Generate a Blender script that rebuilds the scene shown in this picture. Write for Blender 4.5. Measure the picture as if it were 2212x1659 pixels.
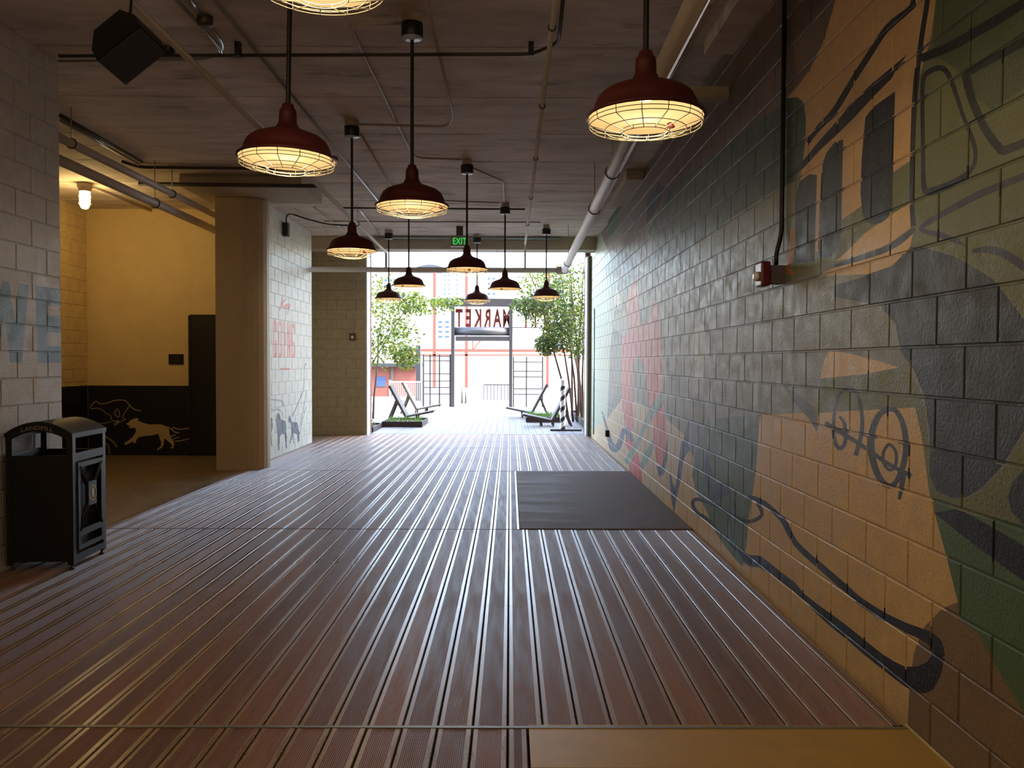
import bpy, bmesh, math, random
from mathutils import Vector, Matrix
from mathutils.geometry import tessellate_polygon
random.seed(7)
for o in list(bpy.data.objects): bpy.data.objects.remove(o)
scene = bpy.context.scene
C = scene.collection

# ------------------------------------------------------------------ camera
FPX, CXP, CYP = 1770.0, 1106.0, 829.5
CAM = Vector((0.0, 0.0, 1.526))
PITCH, YAW, ROLL = math.atan(46.5/FPX), math.atan(5.0/FPX), 0.0035
fw = Vector((math.sin(YAW)*math.cos(PITCH), math.cos(YAW)*math.cos(PITCH), -math.sin(PITCH)))
rt0 = Vector((math.cos(YAW), -math.sin(YAW), 0)); up0 = rt0.cross(fw)
rt = rt0*math.cos(ROLL)+up0*math.sin(ROLL); up = up0*math.cos(ROLL)-rt0*math.sin(ROLL)
cd = bpy.data.cameras.new('camera'); cam = bpy.data.objects.new('camera', cd); C.objects.link(cam)
cd.sensor_fit = 'HORIZONTAL'; cd.sensor_width = 36.0; cd.lens = 36.0*FPX/2212.0
cd.clip_start = 0.05; cd.clip_end = 400
M = Matrix((( rt.x, up.x, -fw.x, CAM.x), (rt.y, up.y, -fw.y, CAM.y), (rt.z, up.z, -fw.z, CAM.z), (0,0,0,1)))
cam.matrix_world = M
scene.camera = cam

# ------------------------------------------------------------------ light
EXPOSURE = 2.8
SUN_STRENGTH = 1.5
SKY_STRENGTH = 0.50
LAMP_W = 1.35
JELLY_W = 2.9
REAR_FILL_W = 6.5  # power of the unseen fill lamps added behind the viewer
SUN_DIR = Vector((-0.62, 0.30, -0.72)).normalized()      # the way the light travels
world = bpy.data.worlds.new('sky'); scene.world = world; world.use_nodes = True
wn = world.node_tree; wn.nodes.clear()
wo = wn.nodes.new('ShaderNodeOutputWorld'); wb = wn.nodes.new('ShaderNodeBackground'); ws = wn.nodes.new('ShaderNodeTexSky')
ws.sky_type = 'NISHITA'; ws.sun_disc = False
ws.sun_elevation = math.asin(-SUN_DIR.z); ws.sun_rotation = math.atan2(-SUN_DIR.x, -SUN_DIR.y)
ws.air_density = 1.0; ws.dust_density = 2.0; ws.ozone_density = 1.5
wb.inputs['Strength'].default_value = SKY_STRENGTH
wh = wn.nodes.new('ShaderNodeHueSaturation'); wh.inputs['Saturation'].default_value = 0.85
wn.links.new(ws.outputs[0], wh.inputs['Color']); wn.links.new(wh.outputs[0], wb.inputs[0]); wn.links.new(wb.outputs[0], wo.inputs[0])
sl = bpy.data.lights.new('sun', 'SUN'); sl.energy = SUN_STRENGTH; sl.angle = 0.01; sl.color = (1.0, 0.94, 0.85)
so = bpy.data.objects.new('sun', sl); C.objects.link(so); so.location = (10, 0, 30)
so.rotation_euler = SUN_DIR.to_track_quat('-Z', 'Y').to_euler()
vs = scene.view_settings; vs.view_transform = 'Standard'; vs.look = 'None'; vs.gamma = 1.0; vs.use_curve_mapping = False
vs.exposure = EXPOSURE

# ------------------------------------------------------------------ helpers
def ray(px, py):
    return fw + rt*((px-CXP)/FPX) - up*((py-CYP)/FPX)
def onX(px, py, X): d = ray(px, py); return CAM + d*(X/d.x)
def onY(px, py, Y): d = ray(px, py); return CAM + d*(Y/d.y)
def onZ(px, py, Z): d = ray(px, py); return CAM + d*((Z-CAM.z)/d.z)
def lin(c):
    f = lambda v: v/12.92 if v <= 0.04045 else ((v+0.055)/1.055)**2.4
    return tuple(f(v/255.0) for v in c[:3])

class MB:
    """collects faces of one mesh"""
    def __init__(s): s.v = []; s.f = []; s.m = []; s.sm = []; s.col = []
    def face(s, pts, mi=0, smooth=False, col=None):
        b = len(s.v); s.v.extend([tuple(p) for p in pts]); s.f.append(list(range(b, b+len(pts)))); s.m.append(mi); s.sm.append(smooth); s.col.append(col)
    def box(s, x0, x1, y0, y1, z0, z1, mi=0, col=None):
        p = [(x0,y0,z0),(x1,y0,z0),(x1,y1,z0),(x0,y1,z0),(x0,y0,z1),(x1,y0,z1),(x1,y1,z1),(x0,y1,z1)]
        b = len(s.v); s.v.extend(p)
        for q in ((0,3,2,1),(4,5,6,7),(0,1,5,4),(1,2,6,5),(2,3,7,6),(3,0,4,7)):
            s.f.append([b+i for i in q]); s.m.append(mi); s.sm.append(False); s.col.append(col)
        return s
    def bar(s, a, b, w, h, mi=0):
        """box beam from a to b, w wide sideways and h high"""
        a = Vector(a); b = Vector(b); d = (b-a).normalized()
        r = d.cross(Vector((0,0,1)))
        if r.length < 1e-4: r = Vector((1,0,0))
        r.normalize(); u = r.cross(d).normalized()
        P = []
        for e in (a, b):
            for sx, sy in ((-1,-1),(1,-1),(1,1),(-1,1)): P.append(e + r*(w/2*sx) + u*(h/2*sy))
        k = len(s.v); s.v.extend([tuple(p) for p in P])
        for q in ((3,2,1,0),(4,5,6,7),(0,1,5,4),(1,2,6,5),(2,3,7,6),(3,0,4,7)):
            s.f.append([k+i for i in q]); s.m.append(mi); s.sm.append(False); s.col.append(None)
        return s
    def tube(s, pts, r, n=8, mi=0, cap=True, fillet=0.0, closed=False):
        pts = [Vector(p) for p in pts]
        rs = list(r) if isinstance(r, (list, tuple)) else None
        if fillet > 0 and rs is None:
            out = [pts[0]]
            for i in range(1, len(pts)-1):
                a, b, c = pts[i-1], pts[i], pts[i+1]
                d1 = (a-b); d2 = (c-b); L = min(fillet, d1.length*0.45, d2.length*0.45)
                if d1.normalized().dot(d2.normalized()) < -0.999: out.append(b); continue
                p = b + d1.normalized()*L; q = b + d2.normalized()*L
                for t in (0, .25, .5, .75, 1): out.append(p*(1-t)**2 + b*2*t*(1-t) + q*t*t)
            out.append(pts[-1]); pts = out
        N = len(pts); base = len(s.v); prev = None
        for i, p in enumerate(pts):
            if closed: d = pts[(i+1) % N] - pts[i-1]
            else: d = pts[min(i+1, N-1)] - pts[max(i-1, 0)]
            d.normalize()
            if prev is None:
                ref = Vector((0,0,1)) if abs(d.z) < 0.9 else Vector((1,0,0))
                u = d.cross(ref).normalized()
            else:
                u = (prev - d*prev.dot(d)).normalized()
            prev = u; w = d.cross(u); rr = rs[i] if rs else r
            for k in range(n):
                a = 2*math.pi*k/n; s.v.append(tuple(p + u*(rr*math.cos(a)) + w*(rr*math.sin(a))))
        for i in range(N if closed else N-1):
            j = (i+1) % N
            for k in range(n):
                s.f.append([base+i*n+k, base+i*n+(k+1) % n, base+j*n+(k+1) % n, base+j*n+k]); s.m.append(mi); s.sm.append(True); s.col.append(None)
        if cap and not closed:
            s.f.append([base+k for k in range(n)][::-1]); s.m.append(mi); s.sm.append(False); s.col.append(None)
            s.f.append([base+(N-1)*n+k for k in range(n)]); s.m.append(mi); s.sm.append(False); s.col.append(None)
        return s
    def lathe(s, prof, n=24, mi=0, smooth=True, c=(0,0,0)):
        base = len(s.v)
        for r, z in prof:
            for k in range(n):
                a = 2*math.pi*k/n; s.v.append((c[0]+r*math.cos(a), c[1]+r*math.sin(a), c[2]+z))
        for i in range(len(prof)-1):
            for k in range(n):
                s.f.append([base+i*n+k, base+i*n+(k+1) % n, base+(i+1)*n+(k+1) % n, base+(i+1)*n+k]); s.m.append(mi); s.sm.append(smooth); s.col.append(None)
        return s
    def disc(s, r, z, n=24, mi=0, c=(0,0,0), flip=False):
        base = len(s.v)
        for k in range(n):
            a = 2*math.pi*k/n; s.v.append((c[0]+r*math.cos(a), c[1]+r*math.sin(a), c[2]+z))
        q = list(range(base, base+n)); s.f.append(q[::-1] if flip else q); s.m.append(mi); s.sm.append(False); s.col.append(None)
        return s
    def mesh(s, name, mats):
        me = bpy.data.meshes.new(name); me.from_pydata(s.v, [], s.f)
        for m in (mats if isinstance(mats, (list, tuple)) else [mats]): me.materials.append(m)
        me.polygons.foreach_set('material_index', s.m); me.polygons.foreach_set('use_smooth', s.sm)
        if any(c is not None for c in s.col):
            at = me.color_attributes.new('paint', 'FLOAT_COLOR', 'CORNER'); arr = []
            for p, c in zip(me.polygons, s.col):
                c = c or (1,1,1); arr.extend((c[0], c[1], c[2], 1.0)*p.loop_total)
            at.data.foreach_set('color', arr)
        me.update(); return me
    def obj(s, name, mats, parent=None, loc=None):
        return link(name, s.mesh(name, mats), parent, loc)

def link(name, data, parent=None, loc=None):
    o = bpy.data.objects.new(name, data); C.objects.link(o)
    if parent is not None: o.parent = parent
    if loc is not None: o.location = loc
    return o
def tag(o, label=None, cat=None, group=None, kind=None):
    if label: o['label'] = label
    if cat: o['category'] = cat
    if group: o['group'] = group
    if kind: o['kind'] = kind
    return o
def thing(name, loc, label, cat, group=None, rz=0.0, kind=None):
    o = bpy.data.objects.new(name, None); C.objects.link(o); o.location = loc; o.rotation_euler = (0,0,rz); o.empty_display_size = 0.1
    return tag(o, label, cat, group, kind)
def text_mesh(txt, size, extrude, mat, name='lettering', bold=0.0):
    cu = bpy.data.curves.new(name, 'FONT'); cu.body = txt; cu.size = size; cu.extrude = extrude; cu.align_x = 'CENTER'; cu.offset = bold; cu.resolution_u = 3
    t = bpy.data.objects.new('tmp', cu); C.objects.link(t)
    bpy.context.view_layer.update()
    me = bpy.data.meshes.new_from_object(t.evaluated_get(bpy.context.evaluated_depsgraph_get()))
    bpy.data.objects.remove(t); me.name = name; me.materials.clear(); me.materials.append(mat); return me

# ------------------------------------------------------------------ materials
def mat(name, col, rough=0.6, metal=0.0, noise=0.0, nscale=6.0, bump=0.0, bscale=60.0, coord='Object', vary=0.0, attr=False, emit=None, estr=0.0, spec=0.5, stretch=(1,1,1), trans=0.0, rvar=0.0, pits=None):
    m = bpy.data.materials.new(name); m.use_nodes = True; nt = m.node_tree; b = nt.nodes['Principled BSDF']; L = nt.links.new
    c = lin(col); b.inputs['Base Color'].default_value = (*c, 1); b.inputs['Roughness'].default_value = rough; b.inputs['Metallic'].default_value = metal
    b.inputs['Specular IOR Level'].default_value = spec
    if emit: b.inputs['Emission Color'].default_value = (*lin(emit), 1); b.inputs['Emission Strength'].default_value = estr
    if trans: b.inputs['Transmission Weight'].default_value = trans
    src = None
    if attr:
        a = nt.nodes.new('ShaderNodeVertexColor'); a.layer_name = 'paint'; src = a.outputs[0]
    tc = nt.nodes.new('ShaderNodeTexCoord'); mp = nt.nodes.new('ShaderNodeMapping'); mp.inputs['Scale'].default_value = stretch
    if coord == 'World':
        g = nt.nodes.new('ShaderNodeNewGeometry'); L(g.outputs['Position'], mp.inputs['Vector'])
    else: L(tc.outputs[coord], mp.inputs['Vector'])
    if noise or vary or rvar:
        n = nt.nodes.new('ShaderNodeTexNoise'); n.inputs['Scale'].default_value = nscale; n.inputs['Detail'].default_value = 6; n.inputs['Roughness'].default_value = 0.62
        L(mp.outputs[0], n.inputs['Vector'])
        mr = nt.nodes.new('ShaderNodeMapRange'); mr.inputs['From Min'].default_value = 0.25; mr.inputs['From Max'].default_value = 0.75
        mr.inputs['To Min'].default_value = 1-noise; mr.inputs['To Max'].default_value = 1+noise
        L(n.outputs['Fac'], mr.inputs['Value']); val = mr.outputs[0]
        if vary:
            oi = nt.nodes.new('ShaderNodeObjectInfo'); v2 = nt.nodes.new('ShaderNodeMapRange'); v2.inputs['To Min'].default_value = 1-vary; v2.inputs['To Max'].default_value = 1+vary
            L(oi.outputs['Random'], v2.inputs['Value']); mu = nt.nodes.new('ShaderNodeMath'); mu.operation = 'MULTIPLY'; L(val, mu.inputs[0]); L(v2.outputs[0], mu.inputs[1]); val = mu.outputs[0]
        vm = nt.nodes.new('ShaderNodeVectorMath'); vm.operation = 'SCALE'
        if src is None: vm.inputs[0].default_value = c
        else: L(src, vm.inputs[0])
        L(val, vm.inputs['Scale']); src = vm.outputs[0]
        if rvar:
            r2 = nt.nodes.new('ShaderNodeMapRange'); r2.inputs['From Min'].default_value = 0.3; r2.inputs['From Max'].default_value = 0.7; r2.inputs['To Min'].default_value = max(0.05, rough-rvar); r2.inputs['To Max'].default_value = min(1, rough+rvar)
            L(n.outputs['Fac'], r2.inputs['Value']); L(r2.outputs[0], b.inputs['Roughness'])
    if pits:                                                # dark pores or stains: scale, from, to, darkness
        n3 = nt.nodes.new('ShaderNodeTexNoise'); n3.inputs['Scale'].default_value = pits[0]; n3.inputs['Detail'].default_value = 5; L(mp.outputs[0], n3.inputs['Vector'])
        r3 = nt.nodes.new('ShaderNodeMapRange'); r3.inputs['From Min'].default_value = pits[1]; r3.inputs['From Max'].default_value = pits[2]; r3.inputs['To Min'].default_value = 1.0; r3.inputs['To Max'].default_value = pits[3]
        L(n3.outputs['Fac'], r3.inputs['Value']); v3 = nt.nodes.new('ShaderNodeVectorMath'); v3.operation = 'SCALE'
        L(src, v3.inputs[0]); L(r3.outputs[0], v3.inputs['Scale']); src = v3.outputs[0]
    if src is not None: L(src, b.inputs['Base Color'])
    if bump:
        n2 = nt.nodes.new('ShaderNodeTexNoise'); n2.inputs['Scale'].default_value = bscale; n2.inputs['Detail'].default_value = 4
        L(mp.outputs[0], n2.inputs['Vector']); bp = nt.nodes.new('ShaderNodeBump'); bp.inputs['Strength'].default_value = bump; bp.inputs['Distance'].default_value = 0.004
        L(n2.outputs['Fac'], bp.inputs['Height']); L(bp.outputs[0], b.inputs['Normal'])
    return m
MT = {}
MT['wallpaint'] = mat('painted_block', (255,255,255), 0.50, attr=True, spec=0.5, noise=0.16, nscale=9, bump=0.55, bscale=75, coord='World', rvar=0.12, pits=(70,0.60,0.70,0.55))
MT['flatpaint'] = mat('painted_wall', (255,255,255), 0.6, attr=True, noise=0.07, nscale=3, bump=0.15, bscale=90, coord='World')
MT['concrete_ceiling'] = mat('ceiling_concrete', (214,202,192), 0.8, noise=0.30, nscale=2.4, bump=0.4, bscale=14, pits=(3.2,0.60,0.72,0.55), coord='World', stretch=(0.5,1.6,1))
MT['concrete_floor'] = mat('alcove_concrete', (120,104,84), 0.42, noise=0.18, nscale=2.2, bump=0.1, bscale=40, coord='World', rvar=0.1)
MT['under'] = mat('dark_gap_shade', (24,20,18), 0.9)  # slab coloured near-black so the gaps between boards look deep in shade
MT['ochre'] = mat('ochre_floor_paint', (172,136,50), 0.45, noise=0.1, nscale=5, coord='World')
MT['board'] = mat('deck_groove_wood', (128,88,60), 0.50, noise=0.30, nscale=3.0, vary=0.26, stretch=(6,0.7,1), bump=0.2, bscale=60, rvar=0.10)
MT['board_edge'] = mat('deck_edge_wood', (136,108,84), 0.29, noise=0.16, nscale=3.0, vary=0.18, stretch=(6,0.6,1), rvar=0.03)
MT['board_out'] = mat('weathered_deck', (104,98,94), 0.45, noise=0.2, nscale=3.0, vary=0.12, stretch=(6,0.7,1))
MT['strip'] = mat('seam_metal', (120,116,104), 0.4, metal=0.4)
MT['plate'] = mat('dark_panel', (98,80,60), 0.72, spec=0.3, noise=0.35, nscale=2.4, stretch=(0.5,2.5,1), rvar=0.12)
MT['column'] = mat('column_paint', (196,174,140), 0.5, noise=0.06, nscale=3, bump=0.12, bscale=30)
MT['beige'] = mat('beige_paint', (176,164,142), 0.6, noise=0.06, nscale=4)
MT['whitepaint'] = mat('pipe_white_paint', (212,202,194), 0.45, noise=0.05)
MT['conduit_paint'] = mat('conduit_painted', (172,156,144), 0.5)
MT['galv'] = mat('galvanised_steel', (170,178,186), 0.28, metal=0.9)
MT['darkpipe'] = mat('dark_pipe', (66,56,48), 0.45)
MT['black'] = mat('black_powdercoat', (18,18,20), 0.42)
MT['blacksoft'] = mat('black_satin', (26,27,31), 0.5)
MT['grille'] = mat('speaker_grille', (58,62,74), 0.5)
MT['rod'] = mat('black_rod', (12,12,13), 0.5)
MT['red'] = mat('red_enamel', (78,18,14), 0.55, noise=0.05)
MT['enamel'] = mat('white_enamel', (138,124,100), 0.4)
MT['cage'] = mat('cage_wire', (150,140,118), 0.4, metal=0.0)
MT['canopy_reflect'] = mat('canopy_plate', (186,202,226), 0.3)  # pale blue stands in for the daylight reflected by the plate
MT['bulb'] = mat('bulb_glow', (255,230,190), 0.4, emit=(255,206,140), estr=0.5)
MT['jelly'] = mat('jelly_jar_glow', (255,240,200), 0.3, emit=(255,214,130), estr=6.0)
MT['alarm'] = mat('alarm_red', (96,12,18), 0.35)
MT['greybox'] = mat('grey_box', (92,82,92), 0.5)
MT['lens'] = mat('clear_lens', (230,230,230), 0.15)
MT['exit'] = mat('exit_green', (30,150,60), 0.4, emit=(40,220,90), estr=0.15)
MT['exitbody'] = mat('exit_housing', (150,142,132), 0.4)
MT['plaque'] = mat('plaque_black', (20,18,18), 0.5)
MT['plaquetext'] = mat('plaque_lettering', (70,60,50), 0.5)
MT['emblem'] = mat('emblem_cream', (210,190,150), 0.6)
MT['bintext'] = mat('bin_lettering', (150,140,125), 0.6)
MT['olivepost'] = mat('olive_paint', (112,106,84), 0.6)
MT['whitetrim'] = mat('white_metal_trim', (196,204,214), 0.4)
MT['brick'] = mat('brick_red', (100,56,46), 0.8, noise=0.2, nscale=30)
MT['mortar'] = mat('mortar_grey', (150,142,134), 0.9)
MT['facade'] = mat('facade_brick', (140,96,80), 0.85, noise=0.2, nscale=3)
MT['ground'] = mat('pale_paving', (140,136,130), 0.8, noise=0.08, nscale=1, coord='World')
MT['creamwall'] = mat('cream_facade', (180,172,158), 0.8, noise=0.04)
MT['pane'] = mat('window_pane', (50,70,104), 0.12)
MT['frame'] = mat('window_frame', (232,230,226), 0.5)
MT['rust'] = mat('red_steel', (112,38,22), 0.55)
MT['steel'] = mat('grey_steel', (46,48,52), 0.5, metal=0.3)
MT['drum'] = mat('drum_steel', (80,82,86), 0.4, metal=0.6)
MT['signred'] = mat('sign_red', (84,18,10), 0.5)
MT['weatherwood'] = mat('weathered_wood', (66,62,58), 0.7, noise=0.2, nscale=5, stretch=(1,1,6))
MT['corten'] = mat('planter_steel', (46,36,34), 0.65, noise=0.2, nscale=8)
MT['soil'] = mat('soil', (82,56,40), 0.95, noise=0.25, nscale=20)
MT['bark'] = mat('bark', (74,58,46), 0.85, noise=0.25, nscale=10, stretch=(1,1,0.3))
MT['stripewhite'] = mat('bollard_white', (222,220,214), 0.5)
MT['picket'] = mat('picket_paint', (140,136,130), 0.6)
def leafmat(name, col):
    m = mat(name, col, 0.5, noise=0.3, nscale=3, coord='World'); nt = m.node_tree; b = nt.nodes['Principled BSDF']; out = [n for n in nt.nodes if n.type == 'OUTPUT_MATERIAL'][0]
    t = nt.nodes.new('ShaderNodeBsdfTranslucent'); t.inputs[0].default_value = (*lin((min(255, int(col[0]*1.25)), min(255, int(col[1]*1.2)), col[2])), 1)
    mx = nt.nodes.new('ShaderNodeMixShader'); mx.inputs[0].default_value = 0.42
    nt.links.new(b.outputs[0], mx.inputs[1]); nt.links.new(t.outputs[0], mx.inputs[2]); nt.links.new(mx.outputs[0], out.inputs[0]); return m
MT['leaf_y'] = leafmat('leaf_yellow_green', (96,112,36)); MT['leaf_g'] = leafmat('leaf_green', (54,72,38)); MT['grass'] = leafmat('grass_green', (62,96,30))

# ------------------------------------------------------------------ dimensions of the passage (metres)
XR, XL, XG = 1.686, -3.70, -3.75        # right wall, near left wall, far left wall
ZC = 3.98                                # ceiling
YB, YE = -3.5, 17.1                      # back of the passage, exit plane
YA, XA = 13.3, -6.84                     # alcove back wall and side wall
COURSE, UNIT = 0.2032, 0.4064
Z0 = -0.03

# ------------------------------------------------------------------ painted walls: faces are cut along the outlines of the painting
def clip(poly, a, b):
    """split a convex polygon by the line a-b: (left part, right part)"""
    ax, ay = a; dx, dy = b[0]-ax, b[1]-ay; ins = []; out = []; n = len(poly)
    ds = [dx*(p[1]-ay)-dy*(p[0]-ax) for p in poly]
    for i in range(n):
        p, q, d, e = poly[i], poly[(i+1) % n], ds[i], ds[(i+1) % n]
        if d >= 0: ins.append(p)
        if d <= 0: out.append(p)
        if (d > 0 and e < 0) or (d < 0 and e > 0):
            t = d/(d-e); r = (p[0]+(q[0]-p[0])*t, p[1]+(q[1]-p[1])*t); ins.append(r); out.append(r)
    return ins, out
def area(p):
    return 0.5*sum(p[i][0]*p[(i+1) % len(p)][1]-p[(i+1) % len(p)][0]*p[i][1] for i in range(len(p))) if len(p) > 2 else 0.0
def bbox(p):
    xs = [a[0] for a in p]; ys = [a[1] for a in p]; return min(xs), min(ys), max(xs), max(ys)
def hit(a, b): return a[0] < b[2] and b[0] < a[2] and a[1] < b[3] and b[1] < a[3]
class Shape:
    def __init__(s, col, tris):
        s.col = col; s.t = []
        for t in tris:
            A = area(t)
            if abs(A) < 1e-7: continue
            t = t if A > 0 else t[::-1]
            s.t.append((t, bbox(t)))
        s.bb = bbox([p for t, _ in s.t for p in t])
def fill(pts, col):
    tr = tessellate_polygon([[Vector((p[0], p[1], 0)) for p in pts]])
    return Shape(lin(col), [[pts[i] for i in t] for t in tr])
def smooth(pts, k=4, closed=False):
    out = []; n = len(pts); rng = range(n if closed else n-1)
    for i in rng:
        g = (lambda j: pts[j % n]) if closed else (lambda j: pts[max(0, min(n-1, j))])
        p0, p1, p2, p3 = g(i-1), g(i), g(i+1), g(i+2)
        for s in range(k):
            t = s/k
            out.append(tuple(0.5*((2*b)+(-a+c)*t+(2*a-5*b+4*c-d)*t*t+(-a+3*b-3*c+d)*t**3) for a, b, c, d in zip(p0, p1, p2, p3)))
    if not closed: out.append(tuple(pts[-1]))
    return out
def stroke(pts, w, col, closed=False, k=4):
    """pts (u,v); w width or one width per point"""
    ws = list(w) if isinstance(w, (list, tuple)) else [w]*len(pts)
    P = smooth([(p[0], p[1], q) for p, q in zip(pts, ws)], k, closed); n = len(P); L = []; R = []
    for i in range(n):
        a = P[(i-1) % n] if closed else P[max(0, i-1)]; b = P[(i+1) % n] if closed else P[min(n-1, i+1)]
        dx, dy = b[0]-a[0], b[1]-a[1]; l = math.hypot(dx, dy) or 1; nx, ny = -dy/l, dx/l; h = P[i][2]/2
        L.append((P[i][0]+nx*h, P[i][1]+ny*h)); R.append((P[i][0]-nx*h, P[i][1]-ny*h))
    tr = []
    for i in range(n if closed else n-1):
        j = (i+1) % n; tr.append([R[i], R[j], L[j]]); tr.append([R[i], L[j], L[i]])
    return Shape(lin(col), tr)
def paint(rect, base, shapes):
    pieces = [(rect, base)]; rb = bbox(rect)
    for sh in shapes:
        if not hit(rb, sh.bb): continue
        for t, tb in sh.t:
            if not hit(rb, tb): continue
            new = []
            for p, c in pieces:
                if c == sh.col or not hit(bbox(p), tb): new.append((p, c)); continue
                cur = p; outs = []
                for i in range(3):
                    cur, o = clip(cur, t[i], t[(i+1) % 3])
                    if len(o) > 2 and area(o) > 1e-7: outs.append(o)
                    if len(cur) < 3: break
                if len(cur) > 2 and area(cur) > 1e-7:
                    new.extend((o, c) for o in outs); new.append((cur, sh.col))
                else: new.append((p, c))
            pieces = new
    return pieces
def colour_at(u, v, base, shapes):
    c = base
    for sh in shapes:
        if not (sh.bb[0] <= u <= sh.bb[2] and sh.bb[1] <= v <= sh.bb[3]): continue
        for t, tb in sh.t:
            if all((t[(i+1) % 3][0]-t[i][0])*(v-t[i][1])-(t[(i+1) % 3][1]-t[i][1])*(u-t[i][0]) >= 0 for i in range(3)): c = sh.col; break
    return c

J, CH = 0.0045, 0.0035
def block_wall(name, P, flip, u0, u1, z0, z1, phase, base, shapes, label, slab, individual, smat='wallpaint'):
    """P(u, v, n): point on the wall, n metres out of it. Blocks stand proud of the mortar; the nearest ones are objects of their own."""
    base = lin(base); root = slab.obj(name, MT[smat]); tag(root, label, 'wall', kind='structure')
    cells = []; nrow = int(math.ceil((z1-Z0)/COURSE))
    for r in range(nrow):
        za, zb = max(z0, Z0+r*COURSE), min(z1, Z0+(r+1)*COURSE)
        if zb-za < 0.03: continue
        off = phase + (r % 2)*UNIT/2; k = math.floor((u0-off)/UNIT)
        while True:
            a, b = off+k*UNIT, off+(k+1)*UNIT; k += 1
            if a >= u1-0.02: break
            a, b = max(a, u0), min(b, u1)
            if b-a > 0.03: cells.append((a, b, za, zb))
    def emit(mb, cell, org):
        a, b, za, zb = cell
        def W(u, v, n): return P(u, v, n) - org
        def add(pts, n, c):
            q = [W(u, v, n) for u, v in pts]; mb.face(q[::-1] if flip else q, 0, False, c)
        i0 = J+CH; rect = [(a+i0, za+i0), (b-i0, za+i0), (b-i0, zb-i0), (a+i0, zb-i0)]
        rb = (a, za, b, zb); loc = [s for s in shapes if hit(rb, s.bb)]
        for p, c in (paint(rect, base, loc) if loc else [(rect, base)]): add(p, 0.0, c)
        o = [(a+J, za+J), (b-J, za+J), (b-J, zb-J), (a+J, zb-J)]
        seg = 4 if loc else 1
        for e in range(4):
            f = (e+1) % 4
            for s in range(seg):
                t0, t1 = s/seg, (s+1)/seg
                mix = lambda p, q, t: (p[0]+(q[0]-p[0])*t, p[1]+(q[1]-p[1])*t)
                p0, p1 = mix(o[e], o[f], t0), mix(o[e], o[f], t1); q1, q0 = mix(rect[e], rect[f], t1), mix(rect[e], rect[f], t0)
                c = colour_at((q0[0]+q1[0])/2, (q0[1]+q1[1])/2, base, loc) if loc else base
                F = [W(*p0, -0.003), W(*p1, -0.003), W(*q1, 0), W(*q0, 0)]; mb.face(F[::-1] if flip else F, 0, False, c)
                F = [W(*p0, -0.008), W(*p1, -0.008), W(*p1, -0.003), W(*p0, -0.003)]; mb.face(F[::-1] if flip else F, 0, False, c)
    mort = MB()
    for cell in cells:
        a, b, za, zb = cell; rect = [(a, za), (b, za), (b, zb), (a, zb)]; rb = (a, za, b, zb); loc = [s for s in shapes if hit(rb, s.bb)]
        for p, c in (paint(rect, base, loc) if loc else [(rect, base)]):
            q = [P(u, v, -0.0055) for u, v in p]; mort.face(q[::-1] if flip else q, 0, False, tuple(x*0.8 for x in c))
    mort.obj('mortar', MT['wallpaint'], root)
    cells.sort(key=lambda c: (P((c[0]+c[1])/2, (c[2]+c[3])/2, 0)-CAM).length)
    cache = {}
    for cell in cells[:individual]:
        a, b, za, zb = cell; org = P((a+b)/2, (za+zb)/2, 0); painted = any(hit((a, za, b, zb), s.bb) for s in shapes)
        key = (round(b-a, 3), round(zb-za, 3))
        if not painted and key in cache: link('block', cache[key], root, org); continue
        mb = MB(); emit(mb, cell, org); o = mb.obj('block', MT['wallpaint'], root, org)
        if not painted: cache[key] = o.data
    rest = cells[individual:]
    if rest:
        mb = MB()
        for cell in rest: emit(mb, cell, Vector((0,0,0)))
        tag(mb.obj('far_blocks', MT['wallpaint'], root), kind='stuff')
    return root

# colours of the paint itself
SLATE=(122,121,106); TAUPE=(108,90,80); DKGREEN=(62,80,62); TAN=(206,172,114); OLIVE=(108,112,72); GREEN=(78,104,66); BROWN=(124,102,70)
INK=(24,24,28); INKGREY=(62,62,72); NAVY=(62,68,92); BLUEGREY=(112,118,134); RED=(206,104,88); DEEPRED=(200,76,66); TEAL=(112,146,130); BEIGE=(196,172,132); SAGE=(166,176,152); PALE=(206,206,190); CHAR=(48,50,52)

# ------------------------------------------------------------------ right wall and its mural
def muv(pts): return [(lambda q: (q.y, q.z))(onX(x, y, XR)) for x, y in pts]
def crop(pts, x0, y0, s): return [(x0+x/s, y0+y/s) for x, y in pts]
mural = []
def F(pts, col): mural.append(fill(muv(pts), col))
def S(pts, w, col, closed=False):
    s = stroke(pts, w, col, closed); mural.append(Shape(s.col, [muv(t) for t, _ in s.t]))
c6 = lambda pts: crop(pts, 1600, 0, 2.765)
c8 = lambda pts: crop(pts, 1500, 700, 1.7303)
cf = lambda pts: crop(pts, 1260, 420, 2.592)
# far end: sage and beige washes, taupe top
F([(1279,505),(1330,450),(1345,560),(1330,640),(1318,760),(1312,900),(1300,960),(1279,950)], SAGE)
F([(1298,505),(1420,330),(1690,-30),(1815,-30),(1780,90),(1745,165),(1700,205),(1680,232),(1600,290),(1530,350),(1450,420),(1402,480),(1396,560),(1380,600),(1330,600),(1322,560)], TAUPE)
F([(1400,500),(1450,402),(1530,345),(1600,290),(1680,232),(1700,210),(1725,210),(1738,225),(1742,300),(1738,350),(1715,390),(1660,420),(1580,470),(1500,530),(1440,570)], DKGREEN)
F(cf([(160,90),(135,160),(145,235),(172,240),(190,170),(207,70)]), (58,92,66))
F([(1396,430),(1425,392),(1432,420),(1410,470),(1398,480)], CHAR)
S([(1418,432),(1428,415),(1440,405),(1446,420),(1440,440)], 5, INK)
S([(1344,505),(1352,498),(1362,500),(1370,484),(1384,462),(1394,450)], 3.5, (70,58,54))
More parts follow.
